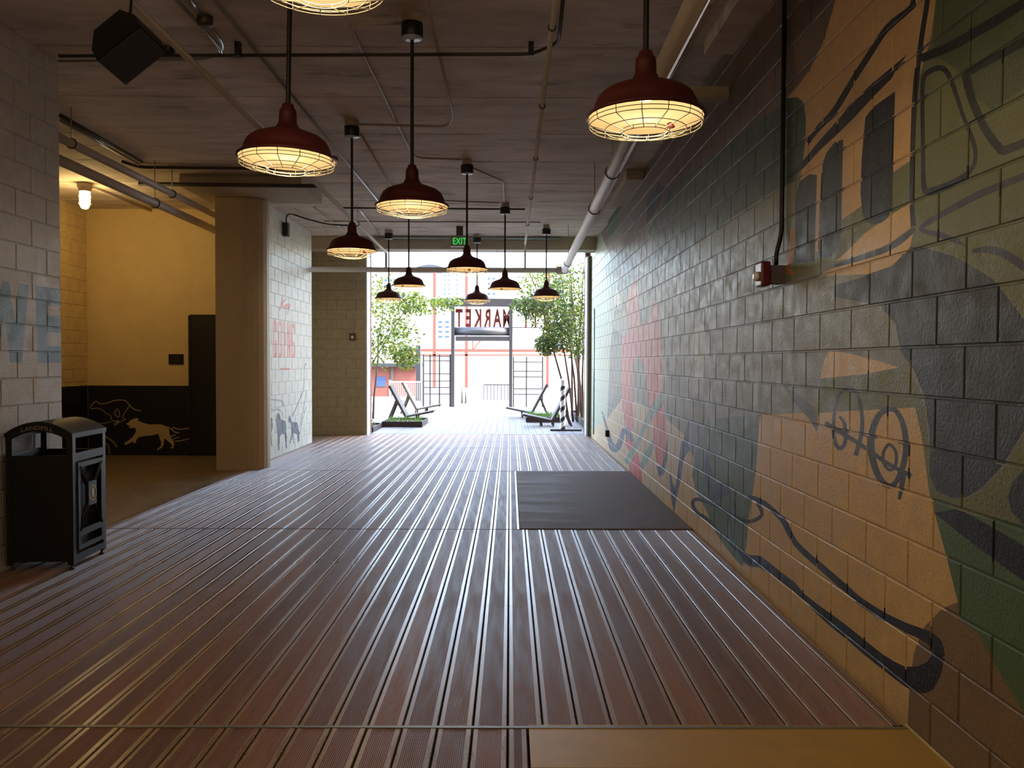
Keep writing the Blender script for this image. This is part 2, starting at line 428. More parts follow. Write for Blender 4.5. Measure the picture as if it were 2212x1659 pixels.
# lower wall: beige, then the tan field
F([(1279,1100),(1279,930),(1312,905),(1345,860),(1380,870),(1440,905),(1490,950),(1520,1010),(1580,1010),(1580,1300),(1400,1200)], BEIGE)
F([(1642,896),(1700,893),(1772,890),(1980,879),(1991,943),(2008,1070),(2043,1197),(2069,1301),(2037,1313),(1997,1353),(1974,1411),(1965,1469),(1961,1590),(1961,1720),(1480,1240),(1420,1090),(1470,1040),(1560,1005)], TAN)
# red figure and its teal bands
F(cf([(305,450),(260,530),(240,620),(250,720),(220,800),(215,900),(216,1050),(220,1200),(235,1290),(270,1330),(280,1300),(275,950),(310,905),(345,960),(360,1100),(370,1195),(440,1090),(448,1000),(437,800),(422,640),(400,585),(372,700),(340,740),(318,700),(310,600)]), RED)
F(cf([(345,280),(335,330),(335,440),(345,480),(352,430),(350,310)]), (190,140,120))
F(cf([(450,1180),(390,1250),(395,1400),(410,1500),(440,1522),(460,1440),(466,1300)]), RED)
F(cf([(240,1335),(235,1400),(262,1440),(288,1400),(276,1340)]), DEEPRED)
F(cf([(228,1490),(250,1515),(292,1440),(342,1330),(402,1222),(462,1128),(430,1150),(362,1218),(300,1380)]), TEAL)
F(cf([(300,1440),(253,1512),(262,1560),(332,1640),(327,1520)]), DEEPRED)
F(cf([(320,1520),(335,1545),(392,1425),(398,1365),(340,1450)]), TEAL)
F(cf([(190,528),(168,575),(165,640),(178,650),(186,605),(195,655),(203,610),(216,662),(212,570)]), PALE)
F(cf([(196,655),(215,668),(232,640),(250,700),(254,760),(232,800),(150,730)]), (150,150,128))
S(cf([(105,1215),(118,1260),(135,1320)]), [2,4,6], INKGREY)
S(cf([(140,1350),(160,1410),(182,1424),(206,1390),(228,1318),(250,1335),(276,1385)]), [8,13,15,12,9,13,9], NAVY)
F(cf([(466,1370),(472,1480),(448,1572),(424,1580),(408,1520),(440,1524),(460,1440)]), NAVY)
F(cf([(486,1545),(498,1600),(512,1650),(528,1560),(548,1390),(560,1372),(585,1290),(600,1430),(590,1440),(560,1480),(545,1600),(522,1700),(508,1790),(492,1700),(484,1600)]), NAVY)
F([(1486,901),(1528,922),(1532,975),(1503,1000),(1486,960)], BLUEGREY)
F([(1495,712),(1520,700),(1532,760),(1516,820),(1500,815),(1492,770)], (170,166,148))
F([(1500,595),(1512,588),(1522,610),(1524,680),(1506,690)], (134,134,128))
# grey-green figure with a navy patch
F([(1642,896),(1638,950),(1632,1023),(1617,1124),(1612,1180),(1604,1225),(1590,1210),(1566,1180),(1545,1149),(1524,1099),(1503,1061),(1495,1027),(1499,998),(1512,940),(1530,905),(1590,900)], (84,102,80))
F([(1520,977),(1530,985),(1537,1015),(1545,1044),(1575,1044),(1577,1065),(1554,1080),(1533,1078),(1524,1040)], NAVY)
S([(1582,1040),(1586,1080),(1588,1120),(1583,1165),(1578,1120),(1577,1075),(1582,1040)], 3, (58,72,60))
F([(1972,530),(2000,535),(2080,560),(2143,598),(2212,690),(2330,780),(2330,820),(2212,931),(2165,1006),(2124,1052),(2084,1076),(2055,1076),(2020,1058),(2008,1029),(2008,931),(1997,856),(1974,798),(1945,760),(1935,700),(1900,660),(1800,640),(1790,620),(1860,600),(1920,570)], (56,62,68))
# tan swoosh and drips of the upper panel
F(c6([(572,-60),(565,0),(500,240),(410,420),(330,530),(275,588),(340,580),(375,610),(390,700),(388,830),(365,1010),(355,1085),(450,1080),(445,1500),(472,1500),(482,1200),(600,1000),(605,1315),(720,1232),(905,1033),(1008,962),(1020,830),(1040,560),(1075,430),(1100,350),(1140,200),(1172,0),(1180,-60)]), (198,160,110))
F(c6([(1172,-60),(1850,-60),(1850,1960),(1692,1900),(1500,1660),(1330,1560),(1200,1500),(1100,1478),(1025,1472),(1015,1380),(1020,960),(1040,560),(1075,430),(1100,350),(1140,200)]), OLIVE)
F(c6([(1175,-60),(1850,-60),(1850,420),(1700,520),(1500,660),(1380,560),(1300,420),(1140,320)]), (82,92,62))
F(c6([(605,1313),(720,1231),(905,1034),(1010,965),(1015,1205),(890,1290),(740,1392),(600,1532),(560,1558),(460,1590),(360,1615),(290,1600),(450,1545),(560,1520)]), OLIVE)
F(c6([(1015,1205),(1015,1360),(960,1402),(880,1462),(760,1522),(560,1560),(600,1534),(740,1394),(890,1291)]), TAN)
F(c6([(1030,1395),(1010,1480),(900,1590),(760,1637),(450,1652),(560,1600),(700,1563),(870,1508),(970,1448)]), TAN)
F(c6([(290,1600),(320,1500),(330,1360),(300,1360),(285,1500),(260,1640),(330,1640)]), (176,120,70))
S(c6([(1022,-40),(1020,40),(880,160),(760,340),(670,480),(560,660),(460,770),(400,850)]), [11,11,13,13,13,13,12,10], INK)
F(c6([(1000,320),(940,400),(900,470),(800,570),(680,700),(580,800),(470,900),(380,1000),(300,1060),(270,1070),(380,950),(470,840),(560,740),(660,620),(760,520),(880,420)]), INK)
F(c6([(922,546),(905,1250),(880,1300),(840,1330),(790,1342),(750,1325),(728,1285),(715,1150),(722,950),(735,800),(745,700),(790,640)]), INK)
F(c6([(612,832),(600,1380),(585,1470),(550,1525),(500,1545),(470,1530),(462,1470),(475,1150),(485,990),(510,915),(560,850)]), CHAR)
F(c6([(456,1045),(448,1300),(442,1560),(330,1570),(325,1350),(335,1150),(352,1085),(410,1040)]), CHAR)
S(c6([(1122,-50),(1110,40),(1080,230),(1045,520),(1030,800),(1022,1180),(1032,1350)]), [11,11,11,12,11,10,12], INK)
S(c6([(1040,1365),(960,1432),(860,1490),(700,1545),(560,1590)]), [8,14,14,12,6], INKGREY)
S(c6([(1075,350),(1250,278),(1400,195),(1560,100),(1720,0)]), [18,20,21,21,20], INK)
S(c6([(1800,190),(1692,250),(1500,350),(1350,432),(1345,450),(1380,590),(1460,770),(1550,890),(1570,900),(1700,850),(1800,800)]), [19,19,19,19,19,18,18,19,19,18,18], INK)
S(c6([(1092,470),(1125,428),(1190,405),(1238,440),(1282,550),(1332,700),(1390,850),(1402,950),(1362,1030),(1250,1100),(1140,1142),(1098,1130),(1090,980),(1088,800),(1085,600)]), [10,11,12,11,10,9,10,9,10,14,17,12,9,9,9], INK, True)
S(c6([(1800,1000),(1692,1052),(1450,1150),(1250,1252),(1110,1335),(1078,1370),(1110,1385),(1180,1400),(1270,1432),(1342,1466)]), [14,15,16,14,11,9,10,12,11,3], INKGREY)
S(c6([(1382,1500),(1480,1490),(1580,1520),(1700,1600),(1800,1700)]), [8,16,18,18,16], INKGREY)
# right foreground: olive, green and brown fields around the slate disc
F(c8([(470,205),(640,190),(770,165),(810,195),(845,250),(862,330),(872,440),(880,570),(905,625),(960,655),(1010,655),(1085,612),(1150,540),(1232,405),(1330,240),(1330,1000),(1000,900),(930,820),(880,640),(850,420),(825,312),(640,322),(455,332)]), OLIVE)
F(c8([(882,645),(1000,705),(1330,760),(1330,1760),(1110,1400),(985,1130),(985,1040),(940,860)]), GREEN)
F(c8([(985,1040),(930,1060),(860,1130),(830,1200),(805,1330),(798,1480),(798,1800),(1400,1900),(1330,1600),(1200,1400),(1105,1240),(1060,1150),(985,1105)]), BROWN)
F(c8([(1232,545),(1330,480),(1330,810),(1232,752),(1185,700),(1170,650),(1190,590)]), CHAR)
F(c8([(485,130),(500,105),(520,100),(600,115),(700,142),(765,162),(640,186),(470,204)]), TAN)
F(c8([(330,228),(400,270),(462,330),(458,402),(440,375),(425,350),(370,290)]), (92,92,92))
F(c8([(896,706),(985,690),(1080,740),(1320,880),(1330,1020),(1232,962),(1150,902),(1000,790),(940,740)]), INK)
# spectacles
S(c8([(530,285),(548,255),(580,242),(608,262),(624,320),(626,400),(603,492)]), [4,7,8,8,8,9,10], INKGREY)
S(c8([(540,262),(525,320),(520,400),(530,450),(546,464),(564,440),(562,375),(542,345)]), [5,7,8,9,9,9,8,5], INKGREY)
S(c8([(488,372),(560,412),(650,470),(720,520),(812,568)]), [12,10,9,9,9], INKGREY)
S(c8([(740,318),(695,335),(665,400),(662,480),(682,555),(712,598),(742,602),(770,560),(790,480),(786,400),(768,345)]), [10,13,14,15,14,13,11,12,13,13,11], INKGREY, True)
S(c8([(724,452),(706,482),(708,520),(730,546),(752,528),(754,482),(740,458)]), 7, INKGREY, True)
S(c8([(766,656),(776,600),(786,550)]), [7,11,9], INKGREY)
# long pipe outline
S([(1632,1078),(1646,1108),(1634,1122),(1613,1126),(1587,1115),(1545,1092),(1513,1080),(1500,1080),(1497,1092),(1508,1110),(1528,1122),(1554,1149),(1583,1179),(1600,1195)], [9,8,8,8,6,6,7,8,8,9,8,6,6,8], INK)
S([(1617,1074),(1632,1078),(1655,1090),(1684,1116),(1697,1133),(1708,1156),(1721,1176),(1744,1199),(1771,1222),(1798,1246),(1825,1270),(1852,1294),(1885,1317),(1919,1337),(1953,1354),(1987,1368),(2010,1380),(2024,1394),(2032,1420)], [7,11,11,11,13,12,12,13,14,15,16,16,17,18,20,23,26,25,18], INK)
F([(1594,1186),(1616,1198),(1643,1201),(1663,1216),(1686,1235),(1717,1258),(1737,1282),(1771,1309),(1805,1333),(1838,1358),(1872,1386),(1906,1413),(1933,1430),(1956,1440),(1980,1440),(2003,1430),(2012,1417),(2017,1403),(2036,1410),(2037,1440),(2030,1464),(2017,1488),(2000,1498),(1980,1496),(1956,1484),(1933,1467),(1899,1440),(1865,1413),(1831,1383),(1794,1353),(1764,1326),(1737,1299),(1710,1275),(1683,1255),(1656,1235),(1639,1225),(1622,1225),(1606,1215)], INK)
pr = lambda u, v, n: Vector((XR-n, u, v))
sl = MB().box(XR+0.006, XR+0.25, YB, YE+0.35, -0.3, ZC+0.3, col=lin(TAUPE))
block_wall('wall_right', pr, True, 2.2, YE, Z0, ZC, 5.27, SLATE, mural, 'right block wall painted with a large tan, olive and black mural', sl, 300)

# ------------------------------------------------------------------ near left wall with the blue letters
lw = []
luv = lambda pts: [(q.y, q.z) for q in (onX(x, y, XL) for x, y in crop(pts, 0, 560, 4.608))]
BLUE=(104,128,150)
lw.append(fill(luv([(25,215),(88,224),(150,640),(185,238),(285,258),(220,1025),(105,1025),(40,550),(-20,1025),(-130,1025),(-205,185),(-110,198),(-62,600)]), BLUE))
lw.append(fill(luv([(355,266),(640,302),(640,460),(465,456),(465,566),(640,574),(640,730),(465,727),(465,866),(640,866),(640,1030),(372,1030)]), BLUE))
YLE = 6.78
pl = lambda u, v, n: Vector((XL+n, u, v))
sl = MB().box(XL-0.25, XL-0.006, YB, YLE-0.006, -0.3, ZC, col=lin((170,158,148)))
block_wall('wall_left', pl, False, 5.2, YLE, Z0, ZC, YLE, (182,170,158), lw, 'near left cream block wall painted with big blue letters', sl, 300)

# ------------------------------------------------------------------ far left wall: GOING and the dogs
YG0, YG1 = 11.98, 15.55
gw = []
gpx = lambda pts: [(q.y, q.z) for q in (onX(x, y, XG) for x, y in pts)]
g6 = lambda pts: gpx(crop(pts, 560, 600, 4.608))
CORAL=(218,108,88); SLATEBLUE=(74,84,96)
A_, B_ = gpx([(588.5,691)])[0], gpx([(638,773)])[0]
gu0, gu1 = A_[0], B_[0]; gz1, gz0 = A_[1]+0.0, gpx([(589.5,772)])[0][1]
def glyph(strokes, k):                                       # condensed capitals in a 0..1 box
    w = (gu1-gu0)/5.0; a = gu0+k*w+0.08*w; s = 0.80*w; h = gz1-gz0
    for r in strokes:
        x0, y0, x1, y1 = r; gw.append(fill([(a+x0*s, gz0+y0*h), (a+x1*s, gz0+y0*h), (a+x1*s, gz0+y1*h), (a+x0*s, gz0+y1*h)], CORAL))
def quad(p, k):
    w = (gu1-gu0)/5.0; a = gu0+k*w+0.08*w; s = 0.80*w; h = gz1-gz0
    gw.append(fill([(a+x*s, gz0+y*h) for x, y in p], CORAL))
G_ = [(0,.05,.32,.95),(.15,0,.85,.11),(.15,.89,.85,1),(.68,.72,1,.95),(.68,.05,1,.46),(.5,.38,1,.47)]
glyph(G_, 0); glyph([(0,.05,.32,.95),(.68,.05,1,.95),(.15,0,.85,.11),(.15,.89,.85,1)], 1); glyph([(.3,0,.66,1)], 2)
glyph([(0,0,.28,1),(.72,0,1,1)], 3); quad([(.28,1),(.0,1),(.72,0),(1,0)], 3); glyph(G_, 4)
gw.append(fill(g6([(210,898),(306,900),(306,914),(210,914)]), CORAL))
def gs(pts, w, col, closed=False): gw.append(stroke(g6(pts), w, col, closed))
gs([(238,188),(222,250),(200,324)], 0.05, CORAL); gs([(268,205),(228,258)], 0.04, CORAL); gs([(226,256),(244,285),(260,306)], 0.04, CORAL)
for dx in (0, 17): gs([(256+dx,288),(270+dx,276),(268+dx,262),(257+dx,278),(262+dx,303),(275+dx,296)], 0.026, CORAL)
gs([(298,268),(290,315),(281,366)], 0.036, CORAL); gs([(297,274),(308,270),(306,290),(292,300)], 0.028, CORAL)
gw.append(fill(g6([(175,1360),(190,1340),(208,1370),(215,1410),(260,1425),(270,1470),(268,1540),(281,1600),(272,1600),(278,1700),(264,1700),(250,1560),(225,1555),(205,1580),(201,1720),(186,1720),(180,1560),(170,1470),(165,1400)]), SLATEBLUE))
gw.append(fill(g6([(290,1410),(300,1365),(318,1400),(325,1435),(380,1440),(390,1500),(406,1550),(398,1560),(402,1620),(385,1640),(382,1625),(376,1560),(350,1550),(340,1545),(348,1640),(352,1655),(340,1650),(332,1560),(312,1650),(303,1650),(320,1540),(312,1450),(290,1430)]), SLATEBLUE))
gw.append(fill(g6([(105,1380),(130,1400),(136,1480),(118,1560),(128,1660),(118,1680),(105,1560)]), SLATEBLUE))
gs([(322,1390),(360,1310),(410,1190),(440,1100),(450,900),(470,850)], 0.03, SLATEBLUE); gs([(398,1500),(430,1360),(470,1130)], 0.025, SLATEBLUE); gs([(405,1560),(440,1380),(470,1280)], 0.025, SLATEBLUE)
gs([(110,1218),(130,1214),(200,1220),(235,1238),(250,1285),(222,1245)], 0.03, (150,150,146)); gs([(110,1225),(118,1270),(130,1320),(180,1310),(215,1330),(245,1390)], 0.03, (150,150,146))
pg = lambda u, v, n: Vector((XG+n, u, v))
sl = MB().box(XG-0.22, XG-0.006, YG0, YG1-0.004, -0.3, ZC, col=lin((186,182,166)))
block_wall('wall_left_far', pg, False, YG0, YG1, Z0, ZC, YG1, (206,202,186), gw, 'pale left block wall lettered in coral red with grey dogs', sl, 300)

# ------------------------------------------------------------------ return wall beside the exit
pe = lambda u, v, n: Vector((u, YE-n, v))
sl = MB().box(-6.0, -3.0-0.001, YE+0.006, YE+0.33, -0.3, ZC, col=lin((150,138,112)))
block_wall('wall_end', pe, False, -4.45, -3.0, Z0, ZC, -3.0, (166,152,124), [], 'tan block wall left of the bright exit', sl, 300)
mb = MB().box(-4.62, -4.42, YG1+0.001, YE+0.005, -0.3, ZC, col=lin((166,152,124)))
tag(mb.obj('wall_recess', MT['flatpaint']), 'tan side wall of the recess behind the coral lettering', 'wall', kind='structure')

# ------------------------------------------------------------------ alcove walls
aw = []; auv = lambda pts: [(q.x, q.z) for q in (onY(x, y, YA) for x, y in pts)]
a7 = lambda pts: auv(crop(pts, 160, 740, 6.381))
DOG=(196,172,128); NIGHT=(16,15,16)
zd = auv([(300,833)])[0][1]
aw.append(fill([(XA-1, -0.3), (XG, -0.3), (XG, zd), (XA-1, zd)], NIGHT))
def as_(pts, w, col, closed=False): aw.append(stroke(a7(pts), w*YA/FPX/6.381, col, closed))
aw.append(fill(a7([(690,1385),(720,1370),(800,1310),(850,1240),(855,1200),(830,1170),(780,1182),(750,1165),(790,1150),(740,1140),(715,1115),(760,1098),(770,1070),(860,1040),(885,1045),(885,1080),(960,1110),(1050,1130),(1180,1125),(1240,1140),(1300,1170),(1310,1200),(1315,1250),(1340,1320),(1370,1355),(1380,1400),(1370,1450),(1330,1462),(1325,1450),(1350,1440),(1345,1400),(1270,1340),(1240,1320),(1236,1400),(1210,1450),(1150,1484),(1140,1470),(1195,1430),(1205,1380),(1180,1320),(1160,1255),(1080,1280),(960,1290),(900,1305),(865,1330),(845,1388),(815,1388),(820,1360),(760,1390),(710,1412)]), DOG))
as_([(1280,1162),(1340,1190),(1390,1235),(1450,1240)], 14, DOG); as_([(1360,1190),(1370,1172),(1450,1195),(1550,1185),(1625,1175)], 14, DOG)
as_([(1385,1360),(1480,1350),(1560,1330),(1625,1300)], 12, DOG); as_([(1320,1300),(1400,1270)], 14, DOG); as_([(1350,1335),(1450,1300)], 10, DOG)
aw.append(stroke(a7([(240,915),(225,890),(270,832),(310,810),(350,840),(430,840),(550,800),(640,792),(700,800),(750,845),(800,900),(860,930),(922,938)]), 0.013, DOG))
aw.append(stroke(a7([(755,870),(740,910),(690,980),(668,1040),(712,1058),(620,1100),(570,1138),(560,1118),(622,1080),(550,1085),(510,1050),(500,1005),(440,975),(390,930),(320,905),(245,913)]), 0.011, DOG))
aw.append(stroke(a7([(595,912),(556,980),(614,1030),(626,970)]), 0.011, DOG, True)); aw.append(stroke(a7([(320,1115),(430,1110),(520,1085)]), 0.010, DOG))
for q in ([(420,1290),(490,1330),(540,1370),(592,1440)], [(420,1380),(470,1430),(490,1535)]): aw.append(stroke(a7(q), 0.032, (134,124,50)))
CREAM=(222,198,146)
mb = MB()
for p, c in paint([(XA, -0.3), (XG-0.2, -0.3), (XG-0.2, ZC), (XA, ZC)], lin(CREAM), aw): mb.face([(u, YA, v) for u, v in p], 0, False, c)
mb.box(XA-0.2, XG-0.2, YA+0.002, YA+0.2, -0.3, ZC, col=lin(CREAM))
root = mb.obj('wall_alcove_back', MT['flatpaint']); tag(root, 'cream alcove wall with black dado and painted running dogs', 'wall', kind='structure')
ap = lambda u, v, n: Vector((XA+n, u, v)); sw = [fill([(0, -0.3), (YA+1, -0.3), (YA+1, zd), (0, zd)], NIGHT)]
sl = MB().box(XA-0.25, XA-0.006, YLE-0.6, YA+0.2, -0.3, ZC, col=lin(CREAM))
block_wall('wall_alcove_side', ap, False, 10.6, YA, Z0, ZC, YA, CREAM, sw, 'cream block side wall of the lamp-lit alcove', sl, 300)
mb = MB().box(XA, XL-0.255, YLE-0.25, YLE-0.006, -0.3, ZC, col=lin((182,170,158)))
tag(mb.obj('wall_alcove_front', MT['flatpaint']), 'alcove wall returning behind the blue lettered wall', 'wall', kind='structure')
mb = MB().box(XL-0.25, XR+0.25, YB-0.2, YB, -0.3, ZC, col=lin((150,138,120)))  # unseen wall, added so sky light does not flood in from behind
tag(mb.obj('wall_back', MT['flatpaint']), 'plain unseen wall added to keep sky light out behind the viewer', 'wall', kind='structure')
# alcove door, black
dr = thing('door_1', (0,0,0), 'black door in the alcove beside the column', 'door', kind='structure')
q0, q1 = onY(412, 990, YA), onY(463, 684, YA)
mb = MB().box(q0.x, q0.x+0.62, YA-0.05, YA-0.001, 0.0, q1.z); mb.obj('door_leaf', MT['plaque'], dr)
mb = MB().box(q0.x-0.004, q0.x+0.03, YA-0.06, YA-0.0005, 0.0, q1.z+0.02); mb.box(q0.x+0.03, q0.x+0.62, YA-0.06, YA-0.0005, q1.z, q1.z+0.03); mb.obj('door_frame', MT['blacksoft'], dr)

# ------------------------------------------------------------------ floor
mb = MB()
mb.box(-8, XR+0.02, YB, YE+0.75, -0.30, -0.032, 2)                      # slab below the deck
mb.box(-8, XG-0.004, 6.4, YE, -0.03, -0.002, 0)                          # alcove concrete
mb.box(0.085, XR-0.002, YB, 3.415, -0.03, -0.004, 1)                     # ochre painted floor at the front
mb.box(0.085, XR-0.002, 3.05, 3.415, -0.004, 0.0, 1)
fl = mb.obj('floor', [MT['concrete_floor'], MT['ochre'], MT['under']]); tag(fl, 'timber deck floor of the passage with concrete alcove', 'floor', kind='structure')
SEAM = [onZ(1101, y, 0.0).y for y in (1571, 1143.5, 1017.5, 967.5)] + [17.35]
PITCHB, WB = 0.1469, 0.1395
def board_mesh(L, w=WB, mats=('board', 'board_edge')):
    mb = MB(); e = 0.021; prof = [(-w/2, -0.028), (-w/2, -0.003), (-w/2+0.003, 0.0), (-w/2+e, 0.0)]; n = 13; g = (w-2*e)/n; x = -w/2+e
    for i in range(n):
        prof += [(x+g*0.2, -0.0028), (x+g*0.55, -0.0028), (x+g*0.75, 0.0), (x+g, 0.0)]; x += g
    prof += [(w/2-0.003, 0.0), (w/2, -0.003), (w/2, -0.028)]
    for i in range(len(prof)-1):
        (a, za), (b, zb) = prof[i], prof[i+1]
        edge = 1 if (abs((a+b)/2) > w/2-e) else 0
        mb.face([(a,-L/2,za),(b,-L/2,zb),(b,L/2,zb),(a,L/2,za)], edge)
    for y, s in ((-L/2, 1), (L/2, -1)):
        q = [(p[0], y, p[1]) for p in prof]; mb.face(q[::s], 1)
    return mb.mesh('board', [MT[m] for m in mats])
xs = []; x = onZ(1097, 1560, 0).x
c0 = x - PITCHB/2
rows = [(1.2, SEAM[0]), (SEAM[0], SEAM[1]), (SEAM[1], SEAM[2]), (SEAM[2], SEAM[3]), (SEAM[3], SEAM[4]), (SEAM[4], 26.2)]
for ri, (ya, yb) in enumerate(rows):
    L = yb-ya-0.026; mats = ('board_out', 'board_out') if ri == 5 else ('board', 'board_edge'); me = board_mesh(L, WB, mats); half = {}
    lo, hi = (XG+0.01, XR-0.02)
    if ri == 0: hi = 0.075
    if ri == 2: hi = 0.095
    if ri == 5: lo, hi = -2.98, 3.1
    k = math.floor((lo-c0)/PITCHB)-1
    while True:
        xc = c0+k*PITCHB; k += 1
        if xc-WB/2 > hi-0.02: break
        a, b = max(xc-WB/2, lo), min(xc+WB/2, hi)
        if b-a < 0.02: continue
        if b-a < WB-0.002: m2 = board_mesh(L, b-a, mats); link('board', m2, fl, ((a+b)/2, (ya+yb)/2, 0))
        else: link('board', me, fl, (xc, (ya+yb)/2, random.uniform(-0.0008, 0.0008)))
for i, ys in enumerate(SEAM):
    hi = XR-0.01
    mb = MB().box(XG+0.01, hi, ys-0.010, ys+0.010, -0.028, -0.012 if i not in (0, 4) else 0.002); mb.obj('seam_strip', MT['strip'] if i in (0, 4) else MT['blacksoft'], fl)
tag(MB().box(0.098, XR-0.006, SEAM[1]+0.012, SEAM[2]-0.012, -0.03, 0.006).obj('floor_panel', MT['plate']), 'smooth dark panel set into the deck along the mural wall', 'floor panel')
mb = MB().box(XR-0.012, XR-0.004, 1.2, 3.42, -0.028, 0.004); tag(mb.obj('trim_1', MT['emblem']), 'pale sealant line at the foot of the mural wall', 'trim', kind='structure')

# ------------------------------------------------------------------ ceiling of cast panels
cr = tag(MB().box(-8, XR+0.4, YB-0.2, YE+0.9, ZC+0.02, ZC+0.4).obj('ceiling', MT['concrete_ceiling']), 'grey concrete ceiling with board joints across it', 'ceiling', kind='structure')
ys = [YB-0.1] + [6.45+1.215*k for k in range(-7, 9)] + [YE+0.8]; ys = [y for y in ys if y >= YB-0.1]
for a, b in zip(ys[:-1], ys[1:]):
    if b-a < 0.2: continue
    dz = random.uniform(-0.0015, 0.0015); mb = MB(); x0, x1 = -8.0, XR+0.02; a2, b2 = a+0.005, b-0.005; z = ZC+dz
    for p, q in ((a2, b2),):
        mb.face([(x0,p+0.006,z),(x0,q-0.006,z),(x1,q-0.006,z),(x1,p+0.006,z)]); mb.face([(x0,p,z+0.008),(x0,p+0.006,z),(x1,p+0.006,z),(x1,p,z+0.008)]); mb.face([(x0,q-0.006,z),(x0,q,z+0.008),(x1,q,z+0.008),(x1,q-0.006,z)])
        mb.face([(x0,p,z+0.008),(x1,p,z+0.008),(x1,p,z+0.03),(x0,p,z+0.03)]); mb.face([(x0,q,z+0.008),(x0,q,z+0.03),(x1,q,z+0.03),(x1,q,z+0.008)])
    mb.obj('panel', MT['concrete_ceiling'], cr)
# column with a rounded end
mb = MB(); zt = ZC-0.16; pts = [(-4.12, 11.5)]; r = 0.30
for k in range(0, 13):
    a = -math.pi/2 + math.pi*k/12; pts.append((-3.755+r*math.cos(a), 11.8+r*math.sin(a)))
pts.append((-4.12, 12.1))
n = len(pts)
for i in range(n):
    p, q = pts[i], pts[(i+1) % n]; mb.face([(*p, -0.03), (*q, -0.03), (*q, zt), (*p, zt)], 0, 1 <= i <= 12)
mb.face([(*p, zt) for p in pts]); tag(mb.obj('column', MT['column']), 'beige column with a rounded edge at the alcove corner', 'column', kind='structure')
tag(MB().box(-4.34, -2.74, 10.82, 11.98, ZC-0.156, ZC-0.001).obj('beam_soffit', MT['beige']), 'boxed soffit over the rounded column', 'beam', kind='structure')
tag(MB().box(-4.45, XR-0.001, 16.05, 16.5, ZC-0.25, ZC-0.001).obj('beam_exit', MT['beige']), 'painted beam across the ceiling before the exit', 'beam', kind='structure')
tag(MB().box(1.46, XR-0.001, YB, 6.25, ZC-0.125, ZC-0.001).obj('soffit_near', MT['concrete_ceiling']), 'low boxed soffit along the top of the mural wall', 'soffit', kind='structure')
# exit reveal: trim, post, brickwork
tag(MB().box(-3.0, -2.975, YE+0.002, YE+0.36, 0.0, ZC-0.001).obj('trim_2', MT['whitetrim']), 'white metal edge left of the exit', 'trim', kind='structure')
tag(MB().box(1.6, 1.615, YE-0.02, YE+0.36, 0.0, ZC-0.25).obj('trim_3', MT['whitetrim']), 'white metal edge right of the exit', 'trim', kind='structure')
tag(MB().box(1.6155, XR-0.001, YE-0.10, YE+0.02, -0.02, ZC-0.25).obj('trim_4', MT['olivepost']), 'olive painted post at the right of the exit', 'trim', kind='structure')
fa = MB(); fa.box(-20, -3.004, 17.45, 17.8, -0.3, 14.0); fa.box(1.618, 20, 17.45, 17.8, -0.3, 14.0); fa.box(-3.004, 1.618, 17.45, 17.8, ZC-0.02, 14.0)
fo = fa.obj('wall_facade', MT['facade']); tag(fo, 'outer brick wall of the building around the exit', 'wall', kind='structure')
bm1 = MB().box(-0.004, 0.004, -0.10, 0.10, -0.034, 0.034).mesh('brick', MT['brick']); bm2 = MB().box(-0.004, 0.004, -0.05, 0.05, -0.034, 0.034).mesh('brick_half', MT['brick'])
for z in range(52):
    for X in (-3.0, 1.614):
        for me, yy in (((bm1, 17.575), (bm2, 17.74)) if z % 2 else ((bm2, 17.525), (bm1, 17.69))): link('brick', me, fo, (X, yy, 0.04+z*0.075))

# ================================================================== pendant lamps
def lathe_mesh(name, prof, m, n=32, extra=None):
    mb = MB(); mb.lathe(prof, n)
    if extra: extra(mb)
    return mb.mesh(name, m)
SHADE = [(0.252,0.0),(0.262,0.003),(0.261,0.011),(0.240,0.024),(0.231,0.036),(0.224,0.062),(0.208,0.094),(0.178,0.118),(0.130,0.137),(0.088,0.151),(0.062,0.167),(0.050,0.19)]
sh_me = lathe_mesh('shade', SHADE, MT['red'])
ln_me = lathe_mesh('shade_lining', [(r-0.003 if i else r, z-0.001 if i else z) for i, (r, z) in enumerate(SHADE[:1]+SHADE[3:-1])]+[(0.001, 0.166)], MT['enamel'])
nk_me = lathe_mesh('neck', [(0.052,0.186),(0.047,0.195),(0.046,0.235),(0.043,0.262),(0.033,0.272),(0.030,0.288),(0.024,0.294),(0.0005,0.296)], MT['red'], 20)
mb = MB(); mb.lathe([(0.001,0.075),(0.026,0.08),(0.036,0.10),(0.030,0.13),(0.020,0.15),(0.018,0.165)], 14); bl_me = mb.mesh('bulb', MT['bulb'])
mb = MB(); W_ = 0.0021
for k in range(14):
    a = 2*math.pi*k/14; c, s = math.cos(a), math.sin(a)
    mb.tube([(0.250*c,0.250*s,0.002),(0.246*c,0.246*s,-0.032),(0.105*c,0.105*s,-0.066)], W_, 5)
for r, z in ((0.250,-0.014),(0.247,-0.032),(0.178,-0.049),(0.105,-0.066),(0.105,-0.052)):
    mb.tube([(r*math.cos(2*math.pi*k/32), r*math.sin(2*math.pi*k/32), z) for k in range(32)], W_, 5, closed=True)
for k in range(7):
    a = 2*math.pi*(k+0.5)/7; mb.tube([(0.105*math.cos(a),0.105*math.sin(a),-0.066),(0.105*math.cos(a),0.105*math.sin(a),-0.052)], W_, 4)
cg_me = mb.mesh('wire_guard', MT['cage'])
mb = MB(); mb.lathe([(0.014,0.06),(0.022,0.055),(0.022,0.035),(0.014,0.03)], 10, c=(0.245,0,-0.02)); clip_me = mb.mesh('guard_clip', MT['red'])
rod_me = lathe_mesh('rod', [(0.0125,0.0),(0.0125,1.0)], MT['rod'], 12)
